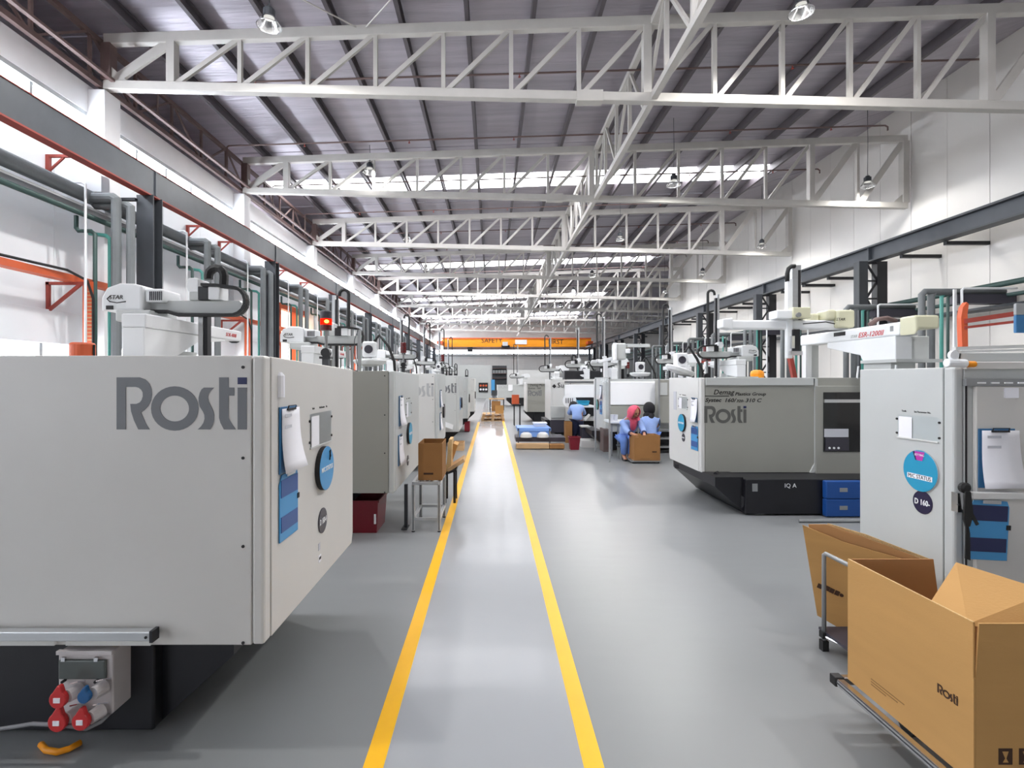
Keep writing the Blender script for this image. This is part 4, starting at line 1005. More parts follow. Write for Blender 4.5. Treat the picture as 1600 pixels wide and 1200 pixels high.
t = MB().tube([(XP(1248, 5.7), 5.7, .02), (XP(1345, 5.7), 5.7, .02)], .018, 8).build('floor_conduit', M_steelpost); tag(t, 'thin grey conduit lying on the floor before the second right machine', 'conduit')

# big traverse robot on R2
t = thing('take_out_robot', 'large white and cream traverse robot lettered in red above the right machines', 'robot', (4.4, 6.6, 1.6))
X0b = 4.55; yn = X0b*F/(1405-CX); yf = X0b*F/(1250-CX)
zT, zB = 1.6+ (592-503)/F*yn, 1.6+(592-524)/F*yn
MB().box(X0b, X0b+.22, yn, yf, zB, zT).build('traverse_beam', M_white, t, bevel=.02)
MB().prism([(0, .02), (.05, .09), (.26, .09), (.26, .235), (.0, .235)], (X0b, yn, zB-.035), (1,0,0), (0,0,1), .22).build('beam_end_cover', M_cream, t, bevel=.02)
mb = MB(); g0 = ZP(542, yn)
def xpr(mb, poly, xa, xb):
    n_ = len(poly); mb.add([(xa, p[0], p[1]) for p in poly]+[(xb, p[0], p[1]) for p in poly], [list(range(n_))[::-1], [n_+i for i in range(n_)]]+[[i, (i+1) % n_, n_+(i+1) % n_, n_+i] for i in range(n_)]); return mb
yA = X0b*F/(1400-CX); yM = X0b*F/(1347-CX); yE = X0b*F/(1291-CX)
xpr(mb, [(yA+.02, ZP(562, yA)), (yM, ZP(566, yM)), (yM+.05, ZP(555, yM)), (yE, ZP(544, yE)), (yE, zB), (yA+.02, zB)], X0b+.01, X0b+.2); mb.build('pedestal_cover', M_white, t, bevel=.01)
MB().box(X0b+.2, X0b+.42, yA+.05, yM-.1, ZP(562, yA), zB).build('pedestal_side', M_machb, t, bevel=.01)
MB().box(X0b-.02, X0b+.5, yA-.03, yM, ZP(566, yA), ZP(561, yA)).build('mount_plate', M_machb, t)
for k in range(4): MB().prism([(0, 0), (.012, 0), (.03, .16), (.018, .16)], (X0b+.01+.0, yA+.05+k*.2, 1.60), (1,0,0), (0,0,1), .02).build('riser_fin', M_white, t)
MB().box(X0b+.02, X0b+.3, yA+.1, yM, 1.6, ZP(566, yA)).build('riser', M_machb, t)
MB().box(X0b+.0, X0b+.09, yf-.14, yf-.05, 1.6, zB).build('end_post', M_white, t, bevel=.006)
MB().box(X0b+.09, X0b+.2, yf-.12, yf-.05, 1.6, zB).build('end_post_side', M_machb, t, bevel=.006)
text('ESR-1200II', .085, (X0b-.002, X0b*F/(1341-CX), (zT+zB)/2-.05), (0,-1,0), (0,0,1), M_redplug, t, shear=.3, fit=X0b*F/(1341-CX)-X0b*F/(1381-CX), bold=.0008)
MB().box(X0b-.003, X0b, X0b*F/(1303-CX), X0b*F/(1321-CX), (zT+zB)/2+.0, (zT+zB)/2+.05).build('print_block', M_ink, t)
MB().box(X0b-.003, X0b, X0b*F/(1391-CX), X0b*F/(1396-CX), (zT+zB)/2-.02, (zT+zB)/2+.04).build('print_block', M_steelpost, t)
text('STAR', .05, (X0b-.002, X0b*F/(1329-CX), (zT+zB)/2-.045), (0,-1,0), (0,0,1), M_steelpost, t, shear=.3)
# kick beam, parallel to x
yk = 6.7
MB().box(XP(1136, yk), XP(1330, yk), yk, yk+.16, ZP(514, yk), ZP(500, yk)).build('kick_beam', M_white, t, bevel=.02)
MB().prism([(0, 0), (.14, -.03), (.14, .13), (.0, .115)], (XP(1128, yk), yk+.16, ZP(512, yk)), (1,0,0), (0,0,1), .18).build('beam_nose', M_robot, t, bevel=.015)
MB().box(XP(1303, yk), XP(1330, yk), yk-.08, yk+.2, ZP(513, yk), ZP(485, yk)).build('drive_housing', M_cream, t, bevel=.03, seg=3)
MB().box(XP(1290, yk), XP(1304, yk), yk-.04, yk+.2, ZP(500, yk), ZP(484, yk)).build('rear_housing', M_cream, t, bevel=.03, seg=3)
MB().box(XP(1274, yk), XP(1288, yk), yk+.1, yk+.3, ZP(502, yk), ZP(488, yk)).build('rear_housing', M_cream, t, bevel=.03, seg=3)
text('STAR', .05, (XP(1308, yk-.1), yk-.0825, ZP(502, yk)), (1,0,0), (0,0,1), M_ink, t, shear=.2)
MB().box(XP(1207, yk), XP(1232, yk), yk-.1, yk+.1, ZP(499, yk), ZP(486, yk)).build('arm_carriage', M_white, t, bevel=.015)
MB().box(XP(1231, yk), XP(1258, yk), yk-.12, yk+.1, ZP(499, yk), ZP(482, yk)).build('carriage_cover', M_cream, t, bevel=.01)
MB().lathe([(.03, 0), (.03, -.03)], (XP(1238, yk), yk-.12, ZP(494, yk)), (0,1,0), n=14).build('regulator', M_steelpost, t)
MB().box(XP(1229, yk), XP(1237.5, yk), yk-.02, yk+.05, ZP(560, yk), ZP(436, yk)).build('vertical_arm', M_white, t, bevel=.006)
MB().box(XP(1238, yk), XP(1252, yk), yk+.0, yk+.06, ZP(500, yk), ZP(414, yk)).build('arm_rail', M_alu, t, bevel=.004)
MB().box(XP(1247, yk), XP(1251, yk), yk-.004, yk, ZP(500, yk), ZP(422, yk)).build('rail_slot', M_ink, t)
MB().tube([P(1230, 440, yk), P(1230, 428, yk), P(1232, 420, yk), P(1237, 416, yk), P(1242, 416, yk)], .028, 8).build('cable_arch', M_rubber, t, smooth=True)
MB().box(XP(1236, yk), XP(1247, yk), yk-.05, yk+.03, ZP(550, yk), ZP(515, yk)).build('wrist', M_black, t, bevel=.008)
MB().box(XP(1233, yk), XP(1238, yk), yk-.06, yk+.0, ZP(545, yk), ZP(525, yk)).build('gripper_cylinder', M_chrome, t, bevel=.005)
MB().box(XP(1231, yk), XP(1250, yk), yk-.06, yk+.04, ZP(555, yk), ZP(549, yk)).build('gripper_plate', M_chrome, t)
MB().tube([P(1255, 506, yk-.2), P(1290, 503, yk-.1), P(1304, 506, yk-.05)], .008, 5).build('signal_wire', M_ink, t)
MB().tube([P(1359, 508, yn+.5), P(1370, 499, yn+.5), P(1385, 497, yn+.5), P(1400, 502, yn+.5)], .03, 6).build('hose_bundle', M_dkbrown, t, smooth=True)

# machines R3.. R6
m = machine(1, 2.48, 11.4, 12.5, .42, 1.6, 'third right moulding machine, behind the woman in the pink scarf', M_machb, M_machw, reach=4.6, screws=False, base=(.1, .1))
MB().box(XP(953, 11.3), XP(1029, 11.3), 11.33, 11.4, ZP(633, 11.3), ZP(596, 11.3)).build('bright_gate', M_whiteglare, m, bevel=.02)  # window glare painted as a bright white gate panel
MB().box(XP(953, 11.3), XP(1029, 11.3), 11.35, 11.4, ZP(662, 11.3), ZP(634, 11.3)).build('grey_gate', M_mach2, m, bevel=.01)
disc_sign(m, (2.48, 12.0, 1.0), (-1,0,0), .12, .03, M_teal, None, right=(0,-1,0))
clipboard('small blue clipboard on the third right machine', (2.476, 11.65, .95), (-1,0,0), (0,-1,0), w=.22, h=.31, kind='blue')
clipboard('small white clipboard on the third right machine', (2.476, 11.65, 1.3), (-1,0,0), (0,-1,0), w=.22, h=.31)
m = machine(1, 1.64, 14.4, 15.9, .42, 1.58, 'fourth right moulding machine with open gate and a blue tray where a worker bends', M_machw, M_machw, reach=4.6, screws=False, base=(.15, .2))
Yf = 14.38
text('Sumi', .2, (XP(868, Yf)+.05, Yf, ZP(605.6, Yf)), (1,0,0), (0,0,1), M_ink, m)
MB().prism([(0, -.06), (.06, 0), (0, .06), (-.06, 0)], (XP(866, Yf), Yf+.01, ZP(603.5, Yf)), (1,0,0), (0,0,1), .012).build('diamond_emblem', M_ink, m)
MB().box(XP(882, Yf), XP(928, Yf), Yf-.05, Yf, ZP(621, Yf), ZP(601, Yf)).build('bright_gate', M_whiteglare, m, bevel=.01)
MB().box(XP(899, Yf), XP(928, Yf), Yf-.02, Yf, ZP(650, Yf), ZP(621, Yf)).build('gate_opening', M_black, m)
MB().box(XP(882, Yf), XP(928, Yf), Yf-.03, Yf, ZP(597.5, Yf), ZP(596, Yf)).build('upper_rail', M_dark, m)
MB().box(XP(860, Yf), XP(882, Yf), Yf-.03, Yf, ZP(653, Yf), ZP(634.5, Yf)).build('lower_panel', M_machb, m, bevel=.01)
MB().box(XP(860, Yf), XP(882, Yf), Yf-.02, Yf+.06, ZP(676, Yf), ZP(656, Yf)).build('bed_door', M_plateD, m, bevel=.01)
t = thing('round_panel', 'round white control panel with dark strokes on the fourth right machine', 'panel', P(889.5, 626, 14.0))
MB().lathe([(.19, 0), (.19, -.03)], P(889.5, 626, 14.0), (0,1,0), n=24).build('panel_disc', M_whiteglare, t)
for k in range(4): MB().box(XP(884+k*3.4, 13.96), XP(885+k*3.4, 13.96), 13.95, 13.97, ZP(630, 13.96), ZP(622, 13.96)).build('stroke', M_dark, t)
t = crate(XP(902, 13.8), XP(920, 13.8), 13.7, 14.0, ZP(633, 13.8), ZP(626, 13.8), M_cyan, 'part_tray', 'bright blue part tray in the gate of the fourth right machine', 'tray')
t = MB().box(XP(900, 13.8), XP(928, 13.8), 13.6, 14.35, ZP(636, 13.8), ZP(633.5, 13.8)).build('work_shelf', M_white); tag(t, 'white shelf below the blue tray at the fourth right machine', 'shelf')
m = machine(1, 1.25, 18.9, 20.2, .38, 1.47, 'fifth right moulding machine, small grey front with faint lettering', M_mach2, M_machw, reach=4.6, screws=False, base=(.15, .3))
MB().box(1.3, 2.3, 18.86, 18.9, 1.42, 1.5).build('top_band', M_machw, m)
text('Demag Plastics', .12, (XP(828, 18.85), 18.8985, ZP(603.5, 18.9)), (1,0,0), (0,0,1), M_ink, m, shear=.25, sx=.9)
text('Systec 160', .11, (XP(825, 18.85), 18.8985, ZP(608, 18.9)), (1,0,0), (0,0,1), M_ink, m, shear=.25)
word_logo(m, (XP(825, 18.85), 18.8985, ZP(618.5, 18.9)), (1,0,0), (0,0,1), .5, M_logo, M_navy)
m = machine(1, .28, 30.0, 31.4, .5, 1.25, 'far moulding machine at the end of the right row with a faint word logo', M_machb, M_machw, reach=4.6, screws=False, base=(.15, .9))
word_logo(m, (XP(779, 29.9), 29.9985, ZP(607, 29.9)), (1,0,0), (0,0,1), .56, M_logolt, M_logo)
MB().box(XP(794, 29.9), XP(801, 29.9), 29.94, 30.0, ZP(611, 29.9), ZP(601, 29.9)).build('bright_panel', M_whiteglare, m)

robot(3.12, 6.55, 'small white take-out robot at the aisle end of the second right machine', 1.615, s=1.0, d=-1, arm_top=2.75, detail=True, tall=True)
robot(4.2, 11.3, 'white take-out robot on the third right machine', 1.6, s=1.3, d=-1, arm_top=3.25, tall=True, detail=False)
robot(3.3, 14.2, 'white take-out robot on the fourth right machine', 1.58, s=1.4, d=-1, arm_top=3.4, tall=True, detail=False)
robot(2.6, 14.5, 'white smaller robot on the near end of the fourth right machine', 1.58, s=1.3, d=-1, arm_top=3.1, detail=False)
robot(2.3, 19.0, 'white take-out robot on the fifth right machine', 1.5, s=1.4, d=-1, arm_top=3.2, tall=True, detail=False)
robot(1.6, 30.0, 'white take-out robot on the far right machine', 1.25, s=1.5, d=-1, arm_top=3.6, tall=True, detail=False)
bowl_loader(2.72, 7.4, 1.61, 'white tilted hopper bowl over the second right machine', 1.2, .35)
bowl_loader(XP(1000, 11.6), 11.6, 1.6, 'white hopper loader on the third right machine', 1.3)
bowl_loader(XP(912, 14.8), 14.8, 1.58, 'white hopper loader on the fourth right machine', 1.4)
bowl_loader(XP(870, 19.2), 19.2, 1.5, 'white hopper loader on the fifth right machine', 1.3)
stack_light(XP(1104.5, 7.0), 7.0, ZP(554, 7.0), 'unlit dark red signal lamp on the second right machine', k=1.5)
stack_light(XP(990, 14.0), 14.6, 1.58+.4, 'unlit signal lamp on the fourth right machine', k=1.4)
# grey control cabinet and white arm over R3
t = thing('control_cabinet', 'grey box on a white angled arm above the third right machine', 'cabinet', (XP(972, 11), 11, 1.6))
MB().box(XP(963, 11), XP(979, 11), 11, 11.45, ZP(562, 11), ZP(536, 11)).build('cabinet_body', M_machb, t, bevel=.03)
MB().box(XP(959, 11), XP(962, 11), 10.9, 11.1, ZP(563, 11), ZP(536, 11)).build('white_edge', M_white, t, bevel=.01)
MB().bar(P(936, 565, 11.45), P(961, 559, 11.45), .08, .07).build('white_arm', M_white, t, bevel=.01)
MB().box(2.5, 2.58, 11.42, 11.52, 1.59, ZP(563, 11.4)).build('white_post', M_white, t)
MB().bar(P(980, 540, 11.1), P(1015, 540, 11.1), .08, .07).build('cross_beam', M_machb, t)
MB().box(XP(977, 11), XP(984, 11), 10.95, 11.0, ZP(552, 11), ZP(545, 11)).build('lamp_box', M_white, t, bevel=.01)
MB().box(XP(966, 11.45), XP(970, 11.45), 11.41, 11.5, 1.59, ZP(555, 11)).build('rear_post', M_steelpost, t)
t = thing('dark_hopper', 'black low box on top of the fourth right machine', 'box', (XP(910, 14.6), 14.6, 1.58))
MB().box(XP(882, 14.6), XP(938, 14.6), 14.6, 15.0, 1.59, ZP(579, 14.6)).build('box_body', M_black, t, bevel=.02)
# acrylic guard screen near the workers
t = thing('guard_screen', 'tall clear acrylic guard screen with slim frame beside the seated workers', 'screen', (XP(952, 9.85), 9.85, 0))
MB().box(XP(952, 9.85), XP(953, 9.85), 9.85, 11.2, .02, 1.6).build('acrylic_sheet', M_acryl, t)
MB().box(XP(951.3, 9.85), XP(953.4, 9.85), 9.83, 9.87, 0, 1.62).build('frame_post', M_alu, t)
MB().box(XP(951.3, 9.85), XP(953.4, 9.85), 11.18, 11.22, 0, 1.62).build('frame_post', M_alu, t)
MB().box(XP(951.3, 9.85), XP(953.4, 9.85), 9.83, 11.2, 1.6, 1.63).build('frame_top', M_alu, t)
t = thing('side_cabinet', 'tall grey cabinet between the seated workers and the second right machine', 'cabinet', (XP(1038, 11), 11, 0))
MB().box(XP(1029, 11.0), XP(1060, 11.0), 11.0, 11.25, .65, 1.58).build('cabinet_body', M_mach2, t, bevel=.01)
MB().box(XP(1031, 10.98), XP(1043, 10.98), 10.985, 11.0, 1.25, 1.52).build('upper_window', M_machb, t)
MB().box(XP(1028.5, 10.97), XP(1031, 10.97), 10.95, 10.98, .0, 1.6).build('edge_post', M_steelpost, t)
for z in (.12, .3, .5): MB().box(XP(1031, 10.99), XP(1060, 10.99), 10.99, 11.28, z, z+.03).build('lower_shelf', M_steelpost, t)
t = MB().box(XP(943, 11.2), XP(952, 11.2), 11.2, 11.6, 0, .50).build('brown_plinth', M_dkbrown); tag(t, 'dark brown plinth on the floor at the corner of the third right machine', 'plinth')
t = MB().box(XP(908, 12), XP(943, 11.6), 11.9, 12.4, 0, .16).build('floor_plinth', M_machw); tag(t, 'long low white plinth on the floor behind the red bin', 'plinth')
t = thing('side_table', 'small grey work table with parts left of the seated workers', 'table', (XP(965, 10.6), 10.6, 0))
MB().box(XP(953.5, 10.6), XP(1000, 10.6), 10.6, 11.2, .68, .72).build('table_top', M_white, t)
for px in (956, 966, 998): MB().box(XP(px, 10.6), XP(px+2, 10.6), 10.65, 10.7, 0, .68).build('leg', M_steelpost, t)
for i, px in enumerate((957, 963)):
    t = thing('parts_cup', '%s small grey part on the work table by the seated workers' % ('left' if i == 0 else 'right'), 'cup', (XP(px, 10.7), 10.7, .72))
    MB().lathe([(.035, 0), (.045, .13), (.04, .13)], (XP(px, 10.7), 10.75, .72), n=10).build('cup', M_paperink, t)

# ------------------------------------------------------------------ foreground cartons and trolleys
def corr(poly, o, r, u, th, name, parent, mat=M_card):
    return MB().prism(poly, o, r, u, th).build(name, mat, parent)
bx0, bx1, by0, by1, bz0, bz1 = 1.66, 2.22, 1.765, 2.39, .20, .565
fl_h = .195; th = .006
t = thing('carton', 'large open cardboard carton with standing flaps in the lower right corner', 'box', ((bx0+bx1)/2, (by0+by1)/2, bz0), 'large cartons at the right')
zt_ = bz1+fl_h
lp = MB(); lp.add([(bx0, by0, bz0), (bx0, by1, bz0), (bx0, by1, zt_), (bx0, by0+.002, zt_), (bx0, by0+.002, bz1+.005), (bx0, by0, bz1),
                   (bx0+th, by0, bz0), (bx0+th, by1, bz0), (bx0+th, by1, zt_), (bx0+th, by0+.002, zt_), (bx0+th, by0+.002, bz1+.005), (bx0+th, by0, bz1)],
                  [(0,1,2,3,4,5), (11,10,9,8,7,6), (0,6,7,1), (1,7,8,2), (2,8,9,3), (3,9,10,4), (4,10,11,5), (5,11,6,0)])
lp.build('left_panel', M_card, t)
MB().bar((bx0+.003, by0+.004, zt_), (bx0+.003, by1, zt_+.000), .0062, .002).build('panel_edge', M_cardedge, t)
MB().box(bx0+th+.001, bx1, by0, by0+th, bz0, bz1).build('near_panel', M_card, t)
MB().prism([(.008, 0), (bx1-bx0-.0, 0), (bx1-bx0+.02, fl_h), (.012, fl_h)], (bx0, by0+th, bz1), (1,0,0), (0,-.04,1), th).build('near_flap', M_card, t)
MB().box(bx0+th, bx1, by1-th, by1, bz0, bz1).build('far_panel', M_cardin, t)
MB().prism([(.008, 0), (bx1-bx0-.14, 0), (bx1-bx0-.165, fl_h), (.008, fl_h)], (bx0, by1, bz1), (1,0,0), (0,0,1), th).build('far_flap', M_cardin, t)
MB().box(bx1-th, bx1, by0+th, by1-th, bz0, bz1).build('right_panel', M_cardin, t)
MB().box(bx0+th, bx1-th, by0+th, by1-th, bz0, bz0+.006).build('bottom', M_cardin, t)
# right flap leans outwards
rf = MB(); a = Vector((bx1, by0-.0, bz1)); b = Vector((bx1, by1-.16, bz1)); c = Vector((bx1+.20, by1-.12, bz1+.17)); d = Vector((bx1+.20, by0, bz1+.17))
nn = (b-a).cross(d-a).normalized()*th
rf.add([a, b, c, d, a+nn, b+nn, c+nn, d+nn], [(0,1,2,3), (7,6,5,4), (0,4,5,1), (1,5,6,2), (2,6,7,3), (3,7,4,0)])
rf.build('right_flap', M_card, t)
# inner leaning flap seen over the left edge
rf = MB(); A = P(1453, 943, 1.95); B = P(1494, 879, 2.2); C = P(1640, 925, 2.0); D = P(1640, 1010, 1.8)
E = P(1512, 975, 1.8)
nn = Vector((.004, .005, .0))
rf.add([A, B, C, D, E, A+nn, B+nn, C+nn, D+nn, E+nn], [(0,1,2,3,4), (9,8,7,6,5), (0,5,6,1), (1,6,7,2), (2,7,8,3), (3,8,9,4), (4,9,5,0)])
rf.build('inner_flap', M_card, t)
word_logo(t, (bx0-.0005, bx0*F/(1465-CX), ZP(1081, bx0*F/(1465-CX))), (0,-1,0), (0,0,1), bx0*F/(1465-CX)-bx0*F/(1497-CX), M_brownink, M_brownink)
for k, w_ in enumerate((1.0, .8, .45)):
    ya_, yb_ = bx0*F/(1361-CX), bx0*F/(1361+52*w_-CX)
    MB().box(bx0-.0008, bx0, yb_, ya_, .285-k*.012, .289-k*.012).build('small_print', M_tanink, t)
for k in range(3):
    x = XP(1560+32*k, by0); pz = ZP(1182, by0)
    q = MB().box(x, x+.048, by0-.0008, by0, pz-.028, pz+.028).build('care_symbol', M_brownink, t)
    MB().prism([(.014, .008), (.034, .008), (.026, .022), (.034, .046), (.012, .046), (.022, .022)], (x, by0-.001, pz-.028), (1,0,0), (0,0,1), .0006).build('symbol_glyph', M_card, q)

def trolley(name, label, x0, x1, y0, y1, z, handle=False):
    t = thing(name, label, 'trolley', ((x0+x1)/2, (y0+y1)/2, 0), 'tube trolleys under the cartons')
    w_ = .034
    for x in (x0, x1): 
        r = MB().bar((x, y0, z), (x, y1, z), w_, w_).build('side_rail', M_chrome, t, bevel=.005)
        MB().bar((x-w_/2 if x == x0 else x+w_/2, y0, z), (x-w_/2 if x == x0 else x+w_/2, y1, z), .002, .006).build('rail_groove', M_dark, r)
    for y in (y0, (y0+y1)/2, y1): MB().bar((x0, y, z), (x1, y, z), w_, w_).build('cross_rail', M_chrome, t, bevel=.004)
    for x in (x0+.24, x1-.14):
        for y in (y0+.2, y1-.12):
            MB().box(x-.015, x+.015, y-.02, y+.02, z-.07, z-w_/2).build('caster_fork', M_steelpost, t)
            MB().lathe([(.045, -.012), (.048, -.008), (.048, .008), (.045, .012)], (x, y, .048), (1,0,0), n=16).build('caster_wheel', M_rubber, t)
    for x in (x0, x1):
        for y in (y0, y1): MB().box(x-.022, x+.022, y-.022, y+.022, z-.022, z+.022).build('corner_joint', M_rubber, t, bevel=.004)
    return t
trolley('platform_trolley', 'low chrome-railed trolley under the large open carton', 1.63, 2.35, 1.2, 2.42, .178)
# second trolley with tube handle
Yh = 3.02; hx = XP(1287.5, Yh)
t = thing('tube_trolley', 'grey tube-framed trolley with upright handle holding flattened cartons', 'trolley', (hx, Yh, 0), 'tube trolleys under the cartons')
MB().tube([(hx, Yh, .02), (hx, Yh, .56), (hx+.004, Yh-.01, .572), (hx+.02, Yh-.07, .565), (hx+.17, Yh-.50, .50)], .0125, 10).build('handle_tube', M_steelpost, t, smooth=True)
MB().tube([(hx+.17, Yh-.50, .50), (hx+.17, Yh-.5, .05)], .0125, 10).build('handle_tube', M_steelpost, t, smooth=True)
MB().tube([(hx, Yh, .085), (hx+.17, Yh-.5, .09)], .0125, 10).build('lower_tube', M_chrome, t)
MB().tube([(hx, Yh, .10), (hx+.6, Yh+.05, .10)], .0125, 10).build('lower_tube', M_steelpost, t)
MB().box(hx-.018, hx+.018, Yh-.018, Yh+.018, .0, .06).build('corner_joint', M_rubber, t)
MB().box(hx-.018, hx+.018, Yh-.018, Yh+.018, .075, .11).build('corner_joint', M_rubber, t)
MB().box(hx, hx+.5, Yh-.3, Yh+.05, .10, .115).build('deck', M_plateD, t)
# flattened cartons leaning on it
def sheet(pts, th_, name, parent, mat):
    pts = [Vector(p) for p in pts]; nn = (pts[1]-pts[0]).cross(pts[2]-pts[0]).normalized()*th_
    n_ = len(pts); mb = MB(); mb.add(pts+[p+nn for p in pts], [list(range(n_)), [n_+i for i in range(n_)][::-1]]+[[i, (i+1) % n_, n_+(i+1) % n_, n_+i] for i in range(n_)])
    return mb.build(name, mat, parent)
t = thing('carton', 'flattened cardboard carton leaning in the grey tube trolley on the right', 'box', P(1320, 960, 3.0), 'large cartons at the right')
S0 = P(1254, 820, 3.22); S1 = P(1277, 961, 3.20); S5 = P(1319, 847, 3.10)
nS = (S1-S0).cross(S5-S0).normalized()
if nS.y > 0: nS = -nS
def on_sheet(px, py):
    e = Vector((0, 0, EYE)); d_ = P(px, py, 1.0)-e
    return e+d_*(nS.dot(S0-e)/nS.dot(d_))
S2 = on_sheet(1345, 1000); S3 = on_sheet(1430, 1000); S4 = on_sheet(1440, 882)
s1 = sheet([S0, S1, S2, S3, S4, S5], .006, 'front_sheet', t, M_card)
off = Vector((.03, .02, .006))
sheet([S0+off*.4+Vector((.03, 0, 0)), S1+off, S3+off, on_sheet(1445, 880)+off, on_sheet(1345, 842)+off, on_sheet(1286, 822)+off], .006, 'rear_sheet', t, M_cardin)
sheet([on_sheet(1286, 822)+off*1.6, S1+off*2, S3+off*2, on_sheet(1445, 880)+off*2, on_sheet(1345, 840)+off*1.8], .006, 'rear_sheet', t, M_cardedge)
rS = (S5-S0); rS = (rS-nS*rS.dot(nS)).normalized(); uS = nS.cross(rS); uS = uS if uS.z > 0 else -uS
for k, px in enumerate((1281, 1293, 1300, 1308, 1315)):
    c = on_sheet(px, 915+k*3.6)+nS*.0085
    MB().prism([(-.012, -.015), (.012, -.015), (.012, .015), (-.012, .015)] if k != 4 else arc(0, 0, .011, .011, 0, 330, 8), c, rS, uS, .001).build('care_symbol', M_brownink, s1)

# ------------------------------------------------------------------ pallets and goods on the floor
def pallet(label, x0, x1, y0, y1, z, n=5, stack=1):
    t = thing('pallet', label, 'pallet', ((x0+x1)/2, (y0+y1)/2, z), 'wooden pallets in the aisle')
    for s in range(n):
        w_ = (x1-x0)/n
        MB().box(x0+s*w_+.01, x0+(s+1)*w_-.02, y0, y1, z+.10, z+.125).build('deck_board', M_wood, t)
    for y in (y0, (y0+y1)/2-.05, y1-.1):
        MB().box(x0, x1, y, y+.1, z+.0, z+.02).build('bottom_board', M_wood, t)
        for x in (x0, (x0+x1)/2-.05, x1-.1): MB().box(x, x+.1, y, y+.1, z+.02, z+.10).build('block', M_wood, t)
    return t
pallet('lower pale wooden pallet of the stack standing in the aisle', -.42, .47, 19.4, 20.4, 0)
pallet('upper pale wooden pallet, topmost of the aisle stack', -.38, .45, 19.5, 20.4, .14)
carton('brown carton standing on the aisle pallets', XP(774, 19.8), XP(787, 19.8), 19.8, 20.3, .27, .55, M_card)
t = thing('work_bench', 'small bench with cartons and a dark monitor at the far end of the aisle', 'bench', (XP(775, 26), 26, 0))
MB().box(XP(764, 26), XP(788, 26), 26, 26.7, .55, .6).build('bench_top', M_wood, t)
for px in (765, 786): MB().box(XP(px, 26), XP(px, 26)+.06, 26, 26.06, 0, .55).build('leg', M_dark, t)
MB().box(XP(768, 26), XP(777, 26), 26.2, 26.25, .75, 1.02).build('monitor', M_dark, t)
MB().box(XP(772, 26), XP(773, 26), 26.2, 26.25, .6, .75).build('monitor_stand', M_dark, t)
carton('brown carton on the floor under the far bench', XP(768, 25.5), XP(782, 25.5), 25.5, 25.95, 0, .48, M_carddk)
t = thing('blue_banner', 'upright bright blue banner standing at the far end of the aisle', 'banner', (XP(770, 33), 33, 0))
MB().box(XP(767.5, 33), XP(773, 33), 33, 33.03, .7, 1.55).build('banner_sheet', M_blueL, t)
MB().box(XP(770, 33), XP(770.5, 33), 33.03, 33.06, 0, 1.55).build('banner_pole', M_dark, t)
t = carton('orange-brown carton on a stool by the fifth right machine', XP(800, 17.5), XP(811, 17.5), 17.5, 17.8, .74, 1.05, M_orange)
t = thing('stool', 'small black stool under the orange-brown carton', 'stool', (XP(806, 17.5), 17.5, 0))
MB().box(XP(801, 17.5), XP(814, 17.5), 17.45, 17.85, .68, .735).build('seat', M_black, t, bevel=.01)
for px in (803, 812):
    for y in (17.5, 17.8): MB().box(XP(px, 17.5), XP(px, 17.5)+.03, y, y+.03, 0, .68).build('leg', M_black, t)
# blue covered trolley with round lids, on a low wooden base
t = thing('sheet_cart', 'low cart wrapped in light blue sheeting with two pale domes', 'cart', (XP(832, 11.9), 11.9, 0))
Yq = 11.9
MB().box(XP(808, Yq), XP(861, Yq), Yq, Yq+.7, ZP(674, Yq), ZP(668.5, Yq)).build('blue_cover', M_bluetab, t, bevel=.01)
MB().box(XP(811, Yq), XP(859, Yq), Yq+.02, Yq+.68, ZP(683, Yq), ZP(674, Yq)).build('blue_body', M_bluetab, t)
for px in (822, 848):
    MB().lathe([(.14, 0), (.14, .02), (.12, .08), (.06, .12)], (XP(px, Yq), Yq-.01, ZP(683, Yq)), (0,0,1), n=16).build('dome', M_machw, t)
for px in (809, 858): MB().box(XP(px, Yq), XP(px+2, Yq), Yq, Yq+.04, .0, .45).build('leg', M_steelpost, t)
MB().box(XP(806, Yq), XP(883, Yq), Yq-.02, Yq+.7, .14, .24).build('dark_deck', M_plateD, t)
t = thing('carton', 'long low wooden crate base on the floor under the blue sheeted cart', 'box', (XP(845, 11.7), 11.7, 0))
MB().box(XP(807, 11.6), XP(858, 11.6), 11.6, 11.85, .02, .12).build('crate_side', M_wood, t); MB().box(XP(859, 11.6), XP(882, 11.6), 11.6, 11.85, .02, .11).build('crate_side', M_carddk, t)
t = crate(XP(835, Yq), XP(856, Yq), Yq+.2, Yq+.5, .47, .56, M_white, 'storage_crate', 'white plastic tub on top of the blue sheeted cart', 'tub')
t = crate(XP(890, 11.5), XP(907, 11.5), 11.5, 11.75, 0, .29, M_redcrate, 'storage_crate', 'dark red bin on the floor behind the bending worker', 'bin', taper=.03)
t = carton('narrow brown carton on the floor beside the bending worker', XP(884, 12.8), XP(894, 12.8), 12.8, 13.1, 0, .52, M_carddk)
t = thing('tool_box', 'black tool case with grey lid beside the bending worker', 'case', (XP(918, 12.5), 12.5, 0))
MB().box(XP(910, 12.5), XP(930, 12.5), 12.5, 12.9, .1, .42).build('case_body', M_plateD, t, bevel=.02)
sheet([P(911, 655, 12.6), P(914, 658, 12.6), P(922, 649, 12.7), P(919, 647, 12.7)], .03, 'open_lid', t, M_machw)
MB().box(XP(908, 12.5), XP(922, 12.5), 12.45, 12.8, .42, .45).build('case_lid', M_machw, t)
